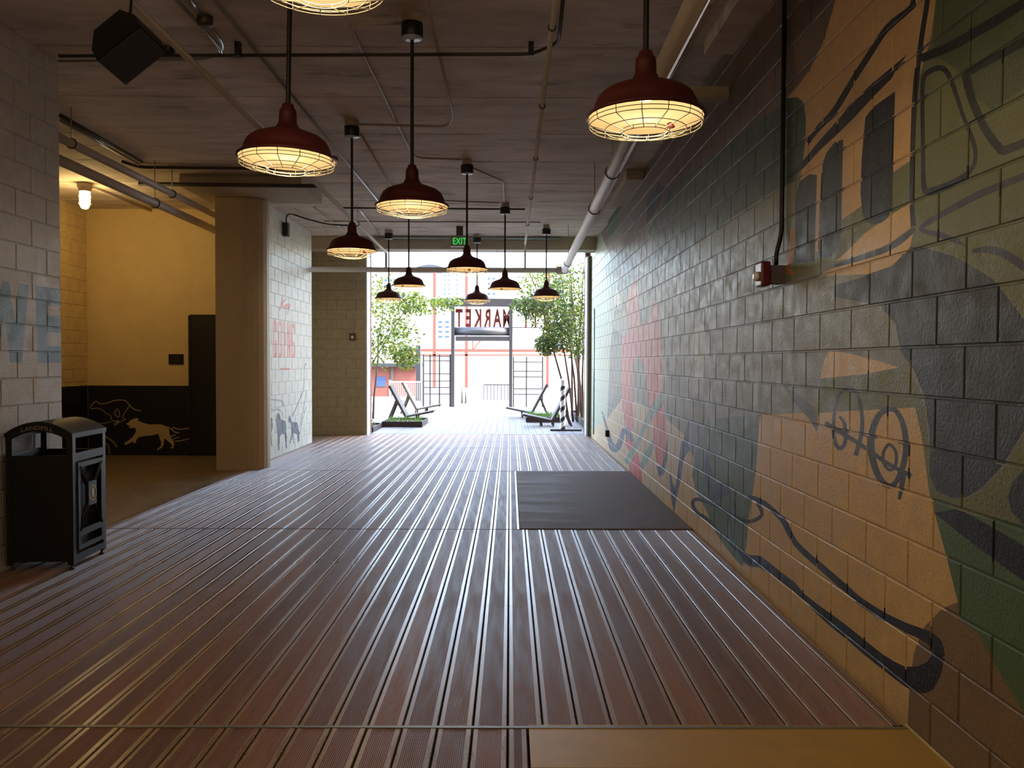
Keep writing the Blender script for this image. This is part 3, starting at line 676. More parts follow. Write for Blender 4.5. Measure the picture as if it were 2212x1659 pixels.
can_me = lathe_mesh('canopy', [(0.001,0.10),(0.075,0.10),(0.077,0.097),(0.077,0.004),(0.074,0.0)], MT['black'], 28)
canp_me = lathe_mesh('canopy_plate', [(0.001,0.001),(0.0735,0.001),(0.0735,-0.002),(0.022,-0.003),(0.018,-0.012),(0.012,-0.016)], MT['canopy_reflect'], 28)
box_me = MB().box(-0.052,0.052,-0.052,0.052,0.10,0.165).mesh('junction_box', MT['conduit_paint'])
PEND = [ # px of the stem, distance, rim height, label
 (694, 3.12, 2.965, 'nearest red pendant lamp, only its wire guard showing at the top edge'),
 (622, 4.40, 2.603, 'red barn pendant lamp with lit guard in front of the alcove column'),
 (890, 5.85, 2.629, 'red barn pendant lamp hanging from the large black canopy'),
 (1390, 3.63, 2.600, 'largest red barn pendant lamp, hanging beside the mural wall'),
 (761, 8.40, 2.655, 'red barn pendant lamp in front of the tan end wall'),
 (1008, 10.0, 2.655, 'middle red barn pendant lamp covering part of the exit sign'),
 (1090, 12.7, 2.66, 'small red pendant lamp right of the exit sign, under the cross pipe'),
 (883, 12.6, 2.69, 'small red pendant lamp hanging over the left tree top'),
 (840, 15.3, 2.70, 'leftmost of the small distant red pendant lamps'),
 (1030, 15.75, 2.71, 'lowest and farthest red pendant lamp just above the sign letters'),
 (1179, 14.7, 2.70, 'rightmost of the small distant red pendant lamps by the thick pipe'),
]
for i, (px, Y, zr, lab) in enumerate(PEND):
    X = (px-1101)/FPX*Y; t = thing('pendant_lamp', (X, Y, zr), lab, 'lamp', 'red barn pendant lamps')
    t.rotation_euler = (0, math.radians(random.uniform(-1.2, 1.2)) if i != 1 else math.radians(2.5), 0.3*i)
    link('shade', sh_me, t); link('shade_lining', ln_me, t); link('neck', nk_me, t); link('bulb', bl_me, t); g = link('wire_guard', cg_me, t); link('guard_clip', clip_me, t)
    ztop = ZC-0.166-zr
    r = link('rod', rod_me, t, (0,0,0.29)); r.scale = (1,1,ztop-0.29+0.01); 
    t.rotation_euler[1] = 0 if i not in (1,) else math.radians(1.2)
    cn = link('canopy', can_me, t, (0,0,ztop)); link('canopy_plate', canp_me, cn); link('junction_box', box_me, cn)
    l = bpy.data.lights.new('pendant_light', 'POINT'); l.energy = LAMP_W; l.color = (1.0, 0.79, 0.48); l.shadow_soft_size = 0.035
    lo = link('pendant_light', l, t, (0,0,-0.01))

# ================================================================== pipes and conduits
ZP = ZC-0.028
def cz(px, py, z=ZP): return onZ(px, py, z)
def run(name, pts, r, m, label, cat='conduit', fillet=0.12, n=8):
    return tag(MB().tube(pts, r, n, fillet=fillet).obj(name, MT[m]), label, cat)
def hung_pipe(name, a, b, r, m, label, stops, rings=True, extra=None):
    t = thing(name, a, label, 'pipe'); a = Vector(a); b = Vector(b)
    mb = MB(); path = [Vector((0,0,0))] + ([b-a] if extra is None else [b-a]+[Vector(e)-a for e in extra]); mb.tube(path, r, 18, fillet=r*1.6); mb.obj('pipe_run', MT[m], t)
    d = (b-a).normalized()
    for s in stops:
        p = (b-a)*s; h = ZC-(a.z+p.z)-0.002
        MB().tube([p+Vector((0,0,r*0.9)), p+Vector((0,0,h))], 0.005, 6).obj('hanger_rod', MT['galv'], t)
        k = MB(); u = d.cross(Vector((0,0,1))).normalized(); w = u.cross(d)
        k.tube([p+(u*math.cos(q)+w*math.sin(q))*(r+0.005) for q in [2*math.pi*j/16 for j in range(16)]], 0.007, 6, closed=True); k.obj('clamp', MT['darkpipe'], t)
        k = MB().lathe([(r+0.001,-0.02),(r+0.006,-0.02),(r+0.006,0.02),(r+0.001,0.02)], 16)
    return t
e = onY(1213, 584, 16.2-0.55); ELB = Vector((1.03, 15.65, onY(1213, 584, 15.65).z))
hung_pipe('drain_pipe', (1.03, 1.0, 3.62), (1.03, 15.65, ELB.z), 0.066, 'whitepaint', 'thick cream drain pipe sloping along the ceiling by the mural wall', (0.22, 0.5, 0.62, 0.93))
t = thing('cross_pipe', (-4.3, 15.65, ELB.z), 'cream pipe running straight across in front of the exit opening', 'pipe')
MB().tube([(0,0,0),(4.3+1.03,0,0)], 0.05, 16).obj('pipe_run', MT['whitepaint'], t)
MB().tube([(5.18,0,0),(5.36,0,0),(5.33,-0.09,0.003)], 0.074, 16, fillet=0.06).obj('elbow', MT['whitepaint'], t)
MB().tube([(0.5,0,0.04),(0.5,0,ZC-ELB.z-0.002)], 0.005, 6).obj('hanger_rod', MT['galv'], t)
MB().tube([(4.05,0,0.04),(4.05,0,ZC-0.25-ELB.z+0.2)], 0.005, 6).obj('hanger_rod', MT['galv'], t)
q = (-2.48, 15.65)
a = onZ(240, -45, ZC-0.06); b = Vector((-2.36, 15.65, onY(832, 545, 15.65).z))
hung_pipe('sprinkler_main', (b.x-0.10, 1.5, ZC-0.075), b, 0.026, 'whitepaint', 'long white sprinkler pipe running up the left of the ceiling and turning down', (0.26, 0.56, 0.8), extra=[(b.x, b.y, ELB.z+0.05)])
run('branch_line', [(b.x-0.20, 1.5, ZC-0.057), (b.x-0.17, 10.3, ZC-0.057)], 0.016, 'whitepaint', 'thinner white pipe running beside the long sprinkler pipe')
p0 = Vector((0.285, 1.5, ZC-0.10)); p1 = Vector((0.285, 15.65, ZC-0.2))
hung_pipe('branch_pipe', p0, p1, 0.019, 'whitepaint', 'thin white pipe running straight back right of the middle lamps', (0.3, 0.42, 0.55, 0.7, 0.85), extra=[(0.285, 15.65, ELB.z+0.05)])
# alcove pipes
pa = onY(456, 456, 11.9)
hung_pipe('alcove_pipe', (-4.25, 6.85, onY(449, 452, 11.4).z), (-4.25, 13.25, onY(449, 452, 11.4).z), 0.042, 'whitepaint', 'upper of the two thick pipes entering the alcove', (0.18, 0.55))
hung_pipe('alcove_pipe', (-4.33, 6.85, onY(452, 490, 11.8).z), (-4.33, 13.25, onY(452, 490, 11.8).z), 0.052, 'whitepaint', 'lower and thicker of the two pipes entering the alcove', (0.5,))
run('alcove_conduit', [(-4.62, 6.85, onY(439,468,11.6).z+0.03), (-4.62, 13.25, onY(439,468,11.6).z+0.03)], 0.016, 'conduit_paint', 'thin pipe between the two thick alcove pipes')
run('conduit', [cz(131,250), cz(306,350)], 0.022, 'darkpipe', 'dark conduit on the ceiling edge above the alcove pipes, right one')
run('conduit', [cz(131,260,ZP-0.01), cz(300,355,ZP-0.01)], 0.018, 'galv', 'galvanised conduit on the ceiling edge above the alcove pipes, left one')
run('conduit', [cz(265,349), cz(300,361), cz(705,366)], 0.020, 'darkpipe', 'dark conduit crossing the ceiling in front of the boxed soffit')
zz = ZC-0.19; run('conduit', [onY(300,397,10.72), onY(690,402,10.72)], 0.026, 'darkpipe', 'dark brown pipe under the front edge of the boxed soffit')
cx = run('conduit', [cz(127,121,ZC-.088), cz(1150,117,ZC-.088), cz(1207,92,ZC-.088), cz(1220,-40,ZC-.088)], 0.014, 'darkpipe', 'long dark conduit crossing the whole ceiling behind the speaker', fillet=0.1)
for px_ in (515, 1147):
    k = cz(px_, 117, ZC-.088); MB().box(k.x-0.02,k.x+0.02,k.y-0.03,k.y+0.02,k.z-0.02,ZC-0.001).obj('clip', MT['rod'], cx)
run('conduit', [cz(127,132), cz(462,127), cz(486,100), cz(447,48)], 0.012, 'galv', 'galvanised conduit curving up beside the speaker to a round box', fillet=0.2)
run('conduit', [cz(438,38), cz(390,-30)], 0.014, 'galv', 'short galvanised conduit above the round ceiling box')
run('conduit', [cz(355,-30,ZC-.056), cz(474,103,ZC-.056), cz(480,118,ZC-.056)], 0.014, 'galv', 'galvanised conduit slanting down to the speaker conduit')
run('conduit', [cz(438,-30), cz(819,437), cz(860,470)], 0.013, 'galv', 'bright galvanised conduit slanting behind the lamp by the column', fillet=0.1)
tag(MB().lathe([(0.001,-0.045),(0.05,-0.045),(0.055,-0.04),(0.055,0.016)], 20, c=tuple(cz(443,42))).obj('round_box', MT['darkpipe']), 'round dark ceiling box above the speaker conduit', 'junction box')
run('conduit', [cz(868,50), cz(775,52), cz(757,60), cz(889,331), cz(905,341), cz(997,344)], 0.012, 'conduit_paint', 'painted conduit looping left from the large black canopy', fillet=0.08)
run('conduit', [cz(915,-30,ZC-.055), cz(979,250,ZC-.055), cz(968,273,ZC-.055), cz(775,268,ZC-.055)], 0.013, 'conduit_paint', 'painted conduit bending left to the second canopy', fillet=0.14)
run('conduit', [cz(780,290), cz(846,404), cz(880,455)], 0.012, 'conduit_paint', 'painted conduit running back from the second canopy')
run('conduit', [cz(1020,362), cz(1086,391), cz(1090,436)], 0.012, 'conduit_paint', 'painted conduit zigzagging between the middle canopies', fillet=0.06)
run('conduit', [cz(880,430), cz(1078,438)], 0.011, 'conduit_paint', 'thin painted conduit leading across to the canopy right of the exit sign')
run('conduit', [cz(740,449,ZC-.055), cz(1134,452,ZC-.055)], 0.014, 'darkpipe', 'dark conduit crossing the far ceiling behind the middle lamp')
run('conduit', [cz(700,478), cz(1168,480)], 0.012, 'conduit_paint', 'painted conduit across the ceiling to the rightmost distant lamp')
run('conduit', [Vector((-2.6,16.0,ZC-0.04)), Vector((1.0,16.0,ZC-0.04))], 0.026, 'galv', 'blue-grey conduit lying along the beam before the exit')
run('conduit', [cz(1545,-30), cz(1440,165), cz(1262,500)], 0.011, 'galv', 'bright conduit between the thick drain pipe and the mural wall')
run('conduit', [cz(1568,-30), cz(1452,163), cz(1268,505)], 0.011, 'conduit_paint', 'dull painted conduit beside the bright one near the mural wall')
run('conduit', [cz(636,450), cz(690,487), cz(703,505)], 0.011, 'whitepaint', 'short white conduit above the far left wall, left one', fillet=0.08)
run('conduit', [cz(678,448), cz(732,490), cz(748,512)], 0.011, 'whitepaint', 'short white conduit above the far left wall, right one', fillet=0.08)
run('conduit', [cz(770,448), cz(780,458), cz(820,508)], 0.013, 'galv', 'bright short conduit leading to the beam left of the exit sign')
# grey junction box with looped cable on the far left wall
bx = onX(612, 492, XG); t = thing('cable_box', (XG, bx.y, bx.z), 'grey cable box high on the coral lettered wall', 'junction box')
MB().box(0.002,0.09,-0.06,0.06,-0.14,0.08).obj('box_body', MT['steel'], t)
MB().tube([(0.05,0,0.08),(0.05,0,0.20),(0.10,0.08,0.25),(0.35,0.15,0.17),(0.7,0.2,0.09),(1.25,0.2,0.07)], 0.012, 8, fillet=0.12).obj('cable', MT['steel'], t)
# ducts on the mural wall
z1 = onX(1575,187,XR).z; yb = onX(1575,200,XR).y
tag(MB().box(1.37, XR-0.001, yb, yb+0.12, onX(1575,212,XR).z, z1).obj('wall_bracket', MT['beige']), 'beige stub beam sticking out of the mural wall behind the largest lamp', 'bracket')
y0 = onX(1390,372,XR).y; y1 = onX(1347.6,447,XR).y
tag(MB().box(1.47, XR-0.001, y0, y1, onX(1390,388,XR).z, ZC-0.002).obj('wall_duct', MT['beige']), 'square beige duct along the top of the mural wall', 'duct')

# ================================================================== speaker
sp = onY(275, 98, 5.0); t = thing('loudspeaker', sp, 'black angled loudspeaker hanging from the ceiling at upper left', 'speaker')
mb = MB(); W2, H2 = 0.115, 0.19                       # cabinet: trapezoid plan, tilted down
pr_ = [(-0.165,-0.11),(0.165,-0.11),(0.165,0.0),(0.10,0.13),(-0.10,0.13),(-0.165,0.0)]
for i in range(6):
    p, q = pr_[i], pr_[(i+1) % 6]; mb.face([(p[0],p[1],-W2),(q[0],q[1],-W2),(q[0],q[1],W2),(p[0],p[1],W2)])
mb.face([(x,y,W2) for x,y in pr_]); mb.face([(x,y,-W2) for x,y in pr_][::-1]); cab = mb.obj('cabinet', MT['black'], t)
mb = MB(); mb.box(-0.158,0.158,-0.122,-0.109,-W2+0.008,W2-0.008); gr = mb.obj('grille', MT['grille'], t)
ny = -Vector((0.50,-0.45,-0.74)).normalized(); ax = Vector((-0.72,0.0,-0.69)); ax = (ax-ny*ax.dot(ny)).normalized(); az = ax.cross(ny)
Rm = Matrix(((ax.x,ny.x,az.x,0),(ax.y,ny.y,az.y,0),(ax.z,ny.z,az.z,0),(0,0,0,1)))
cab.matrix_local = Rm; gr.matrix_local = Rm
mb = MB(); mb.bar((0.0,0.02,0.10),(0.03,0.04,ZC-sp.z-0.02),0.045,0.012); mb.box(-0.04,0.10,-0.03,0.11,ZC-sp.z-0.02,ZC-sp.z-0.002); mb.obj('bracket', MT['black'], t)
tag(MB().lathe([(0.001,-0.05),(0.03,-0.045),(0.045,-0.02),(0.05,0.017)], 16, c=tuple(cz(365,108))).obj('dome_camera', MT['black']), 'small black dome on the ceiling beside the loudspeaker', 'camera')

# ================================================================== jelly jar lamp in the alcove, and added rear fill lamps
def jar_lamp(jp, label, watts, col):
    t = thing('jelly_jar_lamp', jp, label, 'lamp')
    MB().lathe([(0.0,0.0),(0.062,0.0),(0.062,-0.035),(0.052,-0.05),(0.050,-0.075),(0.001,-0.075)], 20).obj('base', MT['conduit_paint'], t)
    MB().lathe([(0.040,-0.076),(0.043,-0.09),(0.043,-0.18),(0.036,-0.205),(0.018,-0.222),(0.0,-0.226)], 20).obj('glass_jar', MT['jelly'], t)
    mb = MB()
    for k in range(6):
        a = math.pi*2*k/6; c_, s_ = math.cos(a), math.sin(a); mb.tube([(0.05*c_,0.05*s_,-0.07),(0.05*c_,0.05*s_,-0.19),(0.03*c_,0.03*s_,-0.228),(0,0,-0.235)], 0.0025, 5)
    for z, r in ((-0.12,0.05),(-0.185,0.05)): mb.tube([(r*math.cos(2*math.pi*k/20), r*math.sin(2*math.pi*k/20), z) for k in range(20)], 0.0025, 5, closed=True)
    mb.obj('wire_guard', MT['conduit_paint'], t)
    l = bpy.data.lights.new('jar_light', 'POINT'); l.energy = watts; l.color = col; l.shadow_soft_size = 0.06
    link('jar_light', l, t, (0,0,-0.26)); t.scale = (1.6,1.6,1.5); return t
jp = cz(183, 396, ZC-0.002); jar_lamp(jp, 'glowing glass jar lamp on the alcove ceiling', JELLY_W, (1.0, 0.72, 0.32))
for x_, y_, lab in ((-2.3,0.2,'jar lamp added as fill light, unseen behind the viewer, left one'),(0.2,-1.6,'jar lamp added as fill light, unseen behind the viewer, right one')): jar_lamp(Vector((x_,y_,ZC-0.002)), lab, REAR_FILL_W, (1.0, 0.82, 0.56))  # added out of view to brighten the near floor and walls
run('conduit', [jp+Vector((0.02,0.13,-0.03)), cz(348,464)], 0.018, 'conduit_paint', 'conduit running back from the jar lamp to the alcove wall')
# plaque by the door
c = onY(381, 776, YA); t = thing('door_sign', (c.x, YA, c.z), 'small black sign plaque on the cream alcove wall', 'sign')
MB().box(-0.12,0.12,-0.015,-0.001,-0.083,0.083).obj('panel', MT['plaque'], t)
mb = MB(); mb.box(-0.045,0.045,-0.017,-0.0152,0.022,0.034); mb.box(-0.058,0.058,-0.017,-0.0152,-0.03,-0.018); mb.obj('lettering', MT['plaquetext'], t)

# ================================================================== alarm on the mural wall, with its conduit
c = onX(1692, 594, XR); t = thing('alarm_horn', (XR, c.y, c.z), 'red fire alarm horn strobe mounted on the mural wall', 'alarm')
MB().box(-0.095,-0.001,-0.045,0.045,-0.055,0.055).obj('back_box', MT['greybox'], t)
mb = MB(); mb.box(-0.155,-0.096,-0.066,0.066,-0.072,0.078)
bd = mb.obj('body', MT['alarm'], t)
bv = bd.modifiers.new('bevel', 'BEVEL'); bv.width = 0.012; bv.segments = 3
MB().tube([(-0.155,0,-0.01),(-0.178,0,-0.01),(-0.186,0,-0.01)], [0.03,0.028,0.014], 16).obj('strobe', MT['lens'], t)
run('alarm_conduit', [(XR-0.045, c.y, c.z+0.056), (XR-0.045, c.y, c.z+0.13), (XR-0.02, c.y-0.02, c.z+0.25), (XR-0.02, c.y-0.02, ZC-0.127)], 0.014, 'rod', 'black conduit dropping down the mural wall to the red alarm', fillet=0.05)
c = onY(762, 728, YE); t = thing('pull_station', (c.x, YE, c.z), 'small red fire alarm pull station on the tan end wall', 'alarm')
MB().box(-0.062,0.062,-0.05,-0.001,-0.072,0.072).obj('body', MT['alarm'], t); MB().box(-0.026,0.026,-0.056,-0.0505,-0.032,0.025).obj('handle', MT['lens'], t)
run('pull_conduit', [(c.x+0.02, YE-0.014, c.z+0.073), (c.x+0.02, YE-0.014, ZC-0.005)], 0.012, 'beige', 'tan conduit rising from the pull station')
c = onX(1315, 936, XR); tag(MB().box(XR-0.06, XR-0.001, c.y-0.06, c.y+0.06, c.z-0.055, c.z+0.055).obj('wall_outlet', MT['blacksoft']), 'small dark outlet box low on the mural wall near the exit', 'outlet')
run('exit_conduit', [(XR-0.01, 16.3, 0.1), (XR-0.01, 16.3, 2.6)], 0.012, 'galv', 'grey conduit on the mural wall next to the exit post')

# ================================================================== exit sign
ex = onY(993, 521, 14.9); t = thing('exit_sign', ex, 'green lettered exit sign hanging from the ceiling', 'sign')
MB().box(-0.15,0.15,-0.03,0.03,-0.098,0.098).obj('housing', MT['exitbody'], t)
me = text_mesh('EXIT', 0.17, 0.002, MT['exit']); o = link('lettering', me, t, (-0.002,-0.034,-0.062)); o.rotation_euler = (math.pi/2,0,0); o.scale = (0.72,1,1)
for sx in (-1,1): MB().box(sx*0.15-0.012,sx*0.15+0.012,-0.04,0.04,-0.10,0.10).obj('end_cap', MT['exitbody'], t)
MB().box(-0.06,0.06,-0.035,0.035,0.099,ZC-ex.z-0.002).obj('mount', MT['darkpipe'], t)

# ================================================================== litter bin
t = thing('litter_bin', (0,0,0), 'black metal landfill bin with arched roof and X-braced door', 'bin')
t.location = (-3.425, 6.205, 0.0); t.rotation_euler = (0,0,math.radians(2.5))
Wb, Db, Hc, Ha = 0.475, 0.53, 1.0, 1.085; hx, hy = Wb/2, Db/2
for sx in (-1,1):
    for sy in (-1,1):
        MB().box(min(sx*hx, sx*(hx-0.045)), max(sx*hx, sx*(hx-0.045)), min(sy*hy, sy*(hy-0.045)), max(sy*hy, sy*(hy-0.045)), 0.035, Hc-0.02).obj('corner_post', MT['black'], t)
        MB().lathe([(0.0,0.0),(0.018,0.0),(0.018,0.012),(0.008,0.014),(0.008,0.036)], 12, c=(sx*(hx-0.025), sy*(hy-0.025), 0)).obj('foot', MT['steel'], t)
MB().box(-hx+0.046,hx-0.046,-hy+0.004,-hy+0.016,0.06,0.835).obj('front_panel', MT['black'], t)
MB().box(-hx+0.046,hx-0.046,hy-0.016,hy-0.004,0.06,0.835).obj('back_panel', MT['black'], t)
MB().box(-hx+0.004,-hx+0.016,-hy+0.046,hy-0.046,0.06,0.835).obj('side_panel', MT['black'], t)
mb = MB(); N = 14
arc = [(-hx+Wb*k/N, Hc+(Ha-Hc)*(1-(2*k/N-1)**2)) for k in range(N+1)]
for (x0,z0),(x1,z1) in zip(arc[:-1],arc[1:]):
    mb.face([(x0,-hy-0.012,z0),(x1,-hy-0.012,z1),(x1,hy+0.012,z1),(x0,hy+0.012,z0)],0,True); mb.face([(x0,-hy-0.012,z0-0.014),(x0,hy+0.012,z0-0.014),(x1,hy+0.012,z1-0.014),(x1,-hy-0.012,z1-0.014)],0,True)
    mb.face([(x0,-hy-0.012,z0-0.014),(x1,-hy-0.012,z1-0.014),(x1,-hy-0.012,z1),(x0,-hy-0.012,z0)]); mb.face([(x0,hy+0.012,z0-0.014),(x0,hy+0.012,z0),(x1,hy+0.012,z1),(x1,hy+0.012,z1-0.014)])
for x in (-hx, hx): mb.box(x-0.004,x+0.004,-hy-0.012,hy+0.012,Hc-0.03,Hc)
mb.obj('roof', MT['blacksoft'], t)
for y0_, y1_ in ((-hy-0.002,-hy+0.01),(hy-0.01,hy+0.002)):
    mb = MB()
    for (x0,z0),(x1,z1) in zip(arc[:-1],arc[1:]):
        b0, b1 = z0-0.072, z1-0.072
        for y in (y0_, y1_): mb.face([(x0,y,b0),(x1,y,b1),(x1,y,z1-0.015),(x0,y,z0-0.015)])
        mb.face([(x0,y0_,b0),(x0,y1_,b0),(x1,y1_,b1),(x1,y0_,b1)])
    h = mb.obj('arch_header', MT['black'], t)
    if y0_ < 0:
        me = text_mesh('LANDFILL', 0.042, 0.0005, MT['bintext'])
        for v in me.vertices:
            v.co.x *= 1.25; v.co.y += (Ha-Hc)*(1-(v.co.x/hx)**2)
        o = link('lettering', me, h, (-0.01,-hy-0.0045,Hc-0.058)); o.rotation_euler = (math.pi/2,0,0)
for sx in (1,-1):
    x0, x1 = sorted((sx*hx, sx*(hx-0.012)))
    for za_, zb_ in ((0.962,0.985),(0.79,0.85),(0.05,0.10)): MB().box(x0,x1,-hy+0.045,hy-0.045,za_,zb_).obj('side_rail', MT['blacksoft'], t)
mb = MB(); X0, X1 = hx-0.006, hx+0.010; ya, yb_ = -hy+0.062, hy-0.062; za, zb = 0.13, 0.775
mb.box(hx-0.05,hx-0.045,ya,yb_,za,zb); door = mb.obj('door', MT['black'], t)
mb = MB()
mb.box(X0,X1,ya,ya+0.035,za,zb); mb.box(X0,X1,yb_-0.035,yb_,za,zb); mb.box(X0,X1,ya+0.035,yb_-0.035,za,za+0.035); mb.box(X0,X1,ya+0.035,yb_-0.035,zb-0.035,zb); mb.box(X0,X1,ya+0.035,yb_-0.035,za+0.10,za+0.15)
mb.obj('door_frame', MT['blacksoft'], door)
mb = MB()
zc_ = (za+0.15+zb)/2
for y_, z_ in ((ya+0.03,zb-0.03),(yb_-0.03,zb-0.03),(ya+0.03,za+0.14),(yb_-0.03,za+0.14)): mb.tube([(hx+0.002,y_,z_),(hx+0.002,0,zc_)],0.017,4)
mb.box(X0,hx+0.020,-0.066,0.066,zc_-0.09,zc_+0.09); mb.obj('cross_brace', MT['blacksoft'], door)
mb = MB(); n = 28
for k in range(n):
    a, b = 2*math.pi*k/n, 2*math.pi*(k+1)/n
    mb.face([(hx+0.022,0.060*math.cos(q)*s,zc_+0.060*math.sin(q)*s) for q,s in ((a,1),(b,1),(b,0.84),(a,0.84))])
mb.face([(hx+0.022,y,zc_+z) for y,z in ((-0.016,-0.034),(0.016,-0.034),(0.021,0.026),(-0.021,0.026))]); mb.face([(hx+0.022,y,zc_+z) for y,z in ((-0.024,0.030),(0.024,0.030),(0.024,0.037),(-0.024,0.037))])
mb.obj('emblem', MT['emblem'], door)
mb = MB().box(-hx+0.05,hx-0.055,-hy+0.05,hy-0.05,0.08,0.79); mb.obj('liner', MT['soil'], t)

# ================================================================== outside: ground and planting
tag(MB().box(-45, 45, 17.81, 120, -0.6, -0.034).obj('ground', MT['ground']), 'pale sunlit paving of the courtyard', 'ground', kind='structure')
def planter(name, x0, x1, y0, y1, h, label, plants):
    t = thing(name, ((x0+x1)/2,(y0+y1)/2,0), label, 'planter'); a, b = (x1-x0)/2, (y1-y0)/2; w = 0.015
    for q in ((-a,a,-b,-b+w),(-a,a,b-w,b),(-a,-a+w,-b+w,b-w),(a-w,a,-b+w,b-w)): MB().box(*q,-0.03,h).obj('side_plate', MT['corten'], t)
    MB().box(-a+w,a-w,-b+w,b-w,-0.03,h*0.6).obj('soil', MT['soil'], t)
    mb = MB()
    for k in range(plants):
        x, y = random.uniform(-a+.05,a-.05), random.uniform(-b+.05,b-.05); s = random.uniform(.06,.2)
        for j in range(3):
            an = random.uniform(0,6.28); dx, dy = math.cos(an)*.4*s, math.sin(an)*.4*s
            mb.face([(x-dy*.15,y+dx*.15,h*.6),(x+dy*.15,y-dx*.15,h*.6),(x+dx+dy*.05,y+dy,h*.6+s*.7),(x+dx*1.6,y+dy*1.6,h*.6+s)])
    tag(mb.obj('groundcover', MT['grass'], t), kind='stuff'); return t
planter('planter', -3.0, -2.05, 19.2, 20.6, 0.13, 'dark steel planter edging at the left of the deck', 60)
planter('planter', -5.2, -2.99, 17.95, 19.19, 0.10, 'low steel planter beside the left brick reveal', 60)
planter('planter', 0.42, 1.35, 20.9, 22.4, 0.13, 'dark steel planter behind the right loungers', 120)
planter('planter', 1.75, 4.4, 18.2, 23.5, 0.16, 'rust steel planter under the right trees', 300)
# trees
def tree(name, label, base, stems, height, blobs, leaf, nleaf, size, seed, rad=0.035):
    rnd = random.Random(seed); t = thing(name, base, label, 'tree', 'courtyard trees'); B = Vector(base)
    for i, (dx, dy, lx, ly) in enumerate(stems):
        pts = []; rs = []
        for k in range(8):
            f = k/7; pts.append((dx+lx*f**1.3+rnd.uniform(-.05,.05)*f, dy+ly*f+rnd.uniform(-.05,.05)*f, height*f*rnd.uniform(.97,1.0) if k else -0.05)); rs.append(rad*(1-.75*f)*rnd.uniform(.9,1.1))
        MB().tube(pts, rs, 7).obj('trunk', MT['bark'], t)
    mb = MB()
    for k in range(nleaf):
        c, r = rnd.choice(blobs)
        while True:
            q = Vector((rnd.uniform(-1,1),rnd.uniform(-1,1),rnd.uniform(-1,1)))
            if q.length < 1: break
        p = Vector(c)-B+Vector((q.x*r[0],q.y*r[1],q.z*r[2])); s = size*rnd.uniform(.6,1.3)
        u = Vector((rnd.gauss(0,1),rnd.gauss(0,1),rnd.gauss(-.4,.6))).normalized(); v = u.cross(Vector((rnd.gauss(0,1),rnd.gauss(0,1),rnd.gauss(0,1)))).normalized()
        mb.face([p, p+u*s*.5+v*s*.28, p+u*s, p+u*s*.5-v*s*.28], rnd.randrange(len(leaf)))
    tag(mb.obj('foliage', [MT[l] for l in leaf], t), kind='stuff'); return t
tree('tree', 'bright yellow-green tree at the left of the courtyard', (-3.85,22.2,0), [(0,0,-.3,.1),(-.25,.2,.3,.2),(.1,.3,.35,0),(-.4,.1,-.5,.3)], 3.8,
     [((-3.3,21.2,3.0),(.7,.9,.9)),((-2.9,21.4,2.2),(.62,.9,.62)),((-3.4,21,1.9),(.5,.8,.6)),((-2.6,21.6,3.1),(.45,.7,.3)),((-2.7,21.3,1.65),(.35,.6,.3))], ['leaf_y','leaf_y','leaf_g'], 2800, .10, 3)
tree('tree', 'leafy tree whose branch reaches over to the sign letters', (-4.6,24.0,0), [(0,0,2.0,.2),(.2,.1,.4,0)], 3.9,
     [((-2.6,24.0,3.1),(1.0,.6,.2)),((-1.9,24.1,3.3),(.55,.5,.17)),((-3.6,23.8,3.3),(.6,.7,.5)),((-3.2,24,2.2),(.3,.5,.6))], ['leaf_g','leaf_y'], 1300, .11, 5)
tree('tree', 'many-stemmed green tree just right of the exit', (1.75,21.0,0), [(0,0,.1,0),(.12,.1,-.35,.1),(-.1,.2,-.75,.1),(.25,.1,.25,.2),(.3,-.1,-.1,.1),(-.2,.3,-1.1,.2),(.15,.35,.05,.1),(.02,.42,-.5,0)], 4.1,
     [((1.5,21.2,3.3),(.8,.9,.75)),((.95,21.3,2.9),(.75,.8,.55)),((1.7,21,2.3),(.5,.8,.7)),((.55,21.4,3.0),(.55,.6,.3)),((1.3,21.2,2.2),(.5,.6,.45)),((.95,21.5,2.0),(.3,.5,.3))], ['leaf_g','leaf_g','leaf_y'], 6000, .085, 9, .032)
tree('tree', 'second many-stemmed tree behind the bollard at the right', (2.3,23.2,0), [(0,0,-.2,0),(-.3,.1,-.3,.1),(.2,.2,.2,.1),(-.5,.2,-.1,.2),(.35,0,-.4,.1),(-.2,-.2,-.9,.2)], 4.6,
     [((1.9,23.2,3.6),(.9,.9,.9)),((2.1,23.2,2.6),(.7,.9,.8)),((1.0,23.3,3.7),(.9,.7,.5)),((1.4,23.2,2.7),(.5,.6,.6))], ['leaf_g','leaf_y'], 4800, .09, 12, .036)

